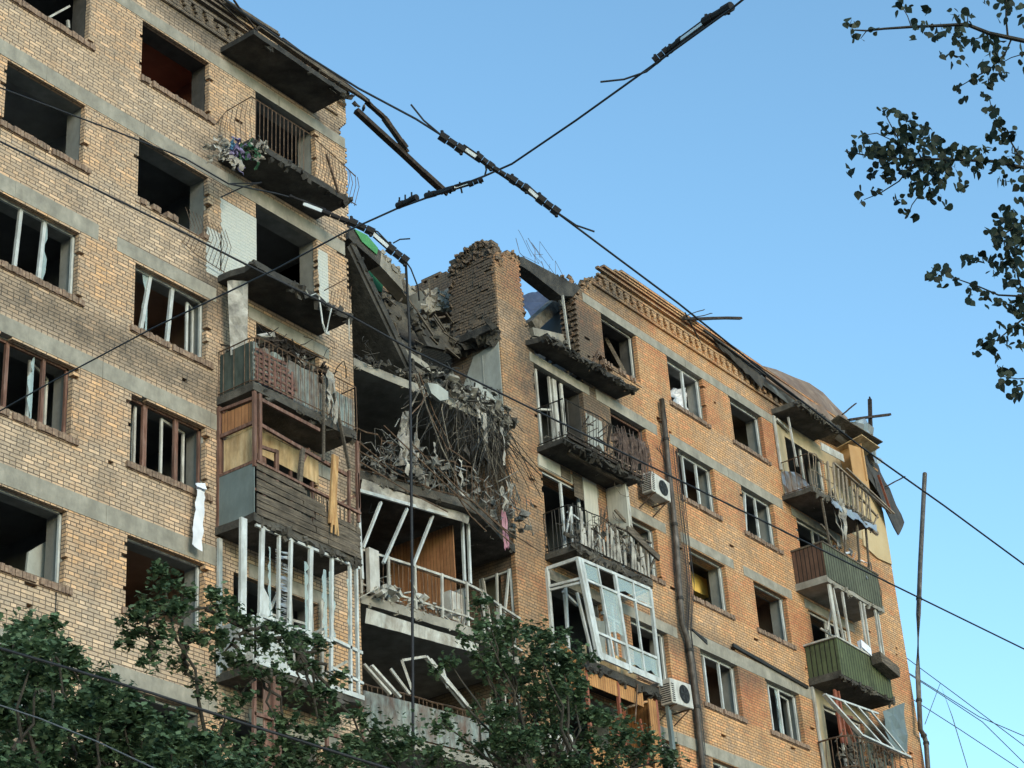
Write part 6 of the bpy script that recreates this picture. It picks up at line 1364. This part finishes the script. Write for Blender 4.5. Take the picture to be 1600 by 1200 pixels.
bough([(1430, 248), (1405, 220), (1390, 192), (1378, 168)], .005, .002); bough([(1430, 250), (1405, 283), (1375, 302), (1350, 312)], .005, .002); bough([(1480, 250), (1445, 293), (1425, 320), (1418, 340)], .004, .002); bough([(1400, 222), (1370, 208), (1345, 212)], .003, .002)
bough([(1620, 270), (1590, 240), (1570, 205), (1552, 180), (1545, 150)], .006, .002)
bough([(1640, 470), (1600, 463), (1560, 461), (1530, 448), (1490, 434), (1455, 418)], .009, .002, 7.0); bough([(1600, 465), (1590, 430), (1585, 380), (1600, 340)], .006, .003); bough([(1620, 480), (1590, 505), (1560, 530), (1530, 547)], .006, .002); bough([(1620, 590), (1590, 592), (1565, 588), (1558, 570)], .005, .002, 6.0)
bough([(1640, 325), (1600, 345), (1570, 365), (1548, 375)], .007, .003)
for a in ((1330, 40, 14, 12), (1340, 62, 10, 5), (1366, 50, 8, 4), (1410, 12, 16, 9), (1445, 17, 7, 3), (1434, 38, 10, 5), (1460, 48, 18, 14), (1425, 60, 8, 2), (1505, 30, 16, 12), (1490, 22, 10, 4), (1492, 45, 14, 10), (1500, 62, 14, 10), (1515, 75, 16, 9), (1475, 85, 9, 4), (1495, 90, 10, 6), (1484, 103, 5, 1), (1512, 100, 4, 1), (1545, 60, 12, 8), (1555, 78, 20, 26), (1548, 100, 20, 26), (1562, 118, 12, 9), (1545, 130, 8, 6), (1525, 122, 10, 7), (1498, 140, 8, 4), (1510, 156, 8, 3), (1560, 10, 24, 14), (1585, 15, 16, 8), (1565, 35, 8, 2), (1600, 35, 10, 4),
          (1540, 152, 8, 6), (1548, 175, 10, 8), (1562, 195, 13, 10), (1570, 215, 12, 9), (1550, 215, 9, 5), (1582, 205, 8, 4),
          (1380, 172, 8, 4), (1400, 180, 12, 8), (1420, 182, 12, 8), (1385, 200, 16, 14), (1415, 205, 20, 28), (1440, 200, 16, 18), (1345, 218, 14, 10), (1360, 232, 18, 24), (1335, 240, 12, 10), (1375, 245, 20, 30), (1330, 265, 12, 7), (1358, 270, 10, 6), (1400, 235, 20, 32), (1425, 230, 22, 36), (1455, 225, 20, 30), (1395, 265, 18, 24), (1425, 262, 22, 38), (1455, 255, 22, 38), (1385, 280, 10, 8), (1345, 300, 8, 3), (1350, 318, 6, 2), (1368, 297, 10, 4), (1430, 285, 16, 16), (1460, 285, 18, 20), (1408, 312, 12, 8), (1430, 305, 10, 7), (1412, 333, 8, 5), (1428, 342, 6, 2), (1460, 310, 13, 10), (1480, 318, 8, 3), (1490, 240, 18, 22), (1485, 265, 18, 22), (1500, 290, 12, 10), (1515, 245, 18, 20), (1540, 240, 16, 14), (1525, 262, 16, 12), (1555, 262, 14, 12), (1575, 250, 18, 18), (1570, 280, 14, 12), (1595, 260, 18, 18), (1590, 235, 10, 6), (1545, 215, 8, 3), (1600, 290, 14, 8),
          (1598, 315, 14, 12), (1570, 330, 10, 7), (1585, 345, 18, 24), (1560, 345, 10, 7), (1600, 365, 18, 26), (1575, 365, 18, 24), (1550, 362, 10, 8), (1585, 385, 16, 18), (1560, 382, 10, 8), (1590, 405, 16, 16), (1510, 405, 12, 8), (1530, 402, 12, 8), (1548, 402, 10, 6), (1570, 410, 16, 16), (1553, 420, 14, 12), (1585, 425, 14, 12),
          (1460, 430, 12, 12), (1472, 422, 10, 8), (1480, 428, 8, 5), (1473, 448, 7, 3), (1495, 440, 6, 3), (1520, 455, 12, 10), (1540, 460, 12, 10), (1515, 470, 9, 5), (1545, 478, 6, 2), (1580, 440, 12, 8), (1595, 460, 14, 12), (1565, 475, 10, 7), (1580, 480, 14, 14), (1598, 490, 14, 14), (1565, 510, 8, 4), (1590, 515, 14, 14), (1555, 530, 12, 9), (1575, 535, 12, 10), (1545, 545, 10, 8), (1528, 535, 7, 3), (1525, 552, 5, 2), (1595, 540, 10, 6),
          (1560, 562, 6, 3), (1562, 580, 9, 8), (1578, 585, 8, 6), (1570, 602, 9, 6), (1585, 618, 10, 8), (1595, 612, 8, 5), (1590, 600, 8, 4)):
    leaves(a[0], a[1], a[2]*1.0, int(a[3]*.95)+1)
for p in ((1640, 100), (1680, 180), (1660, 300), (1700, 400), (1650, 420), (1680, 520), (1660, 560), (1720, 250), (1760, 120), (1800, 350), (1780, 500), (1850, 200), (1900, 420)): leaves(p[0], p[1], 55, 45)
br.build('branches', M['bark'], e); lv.build('crown', M['poplar'], e)
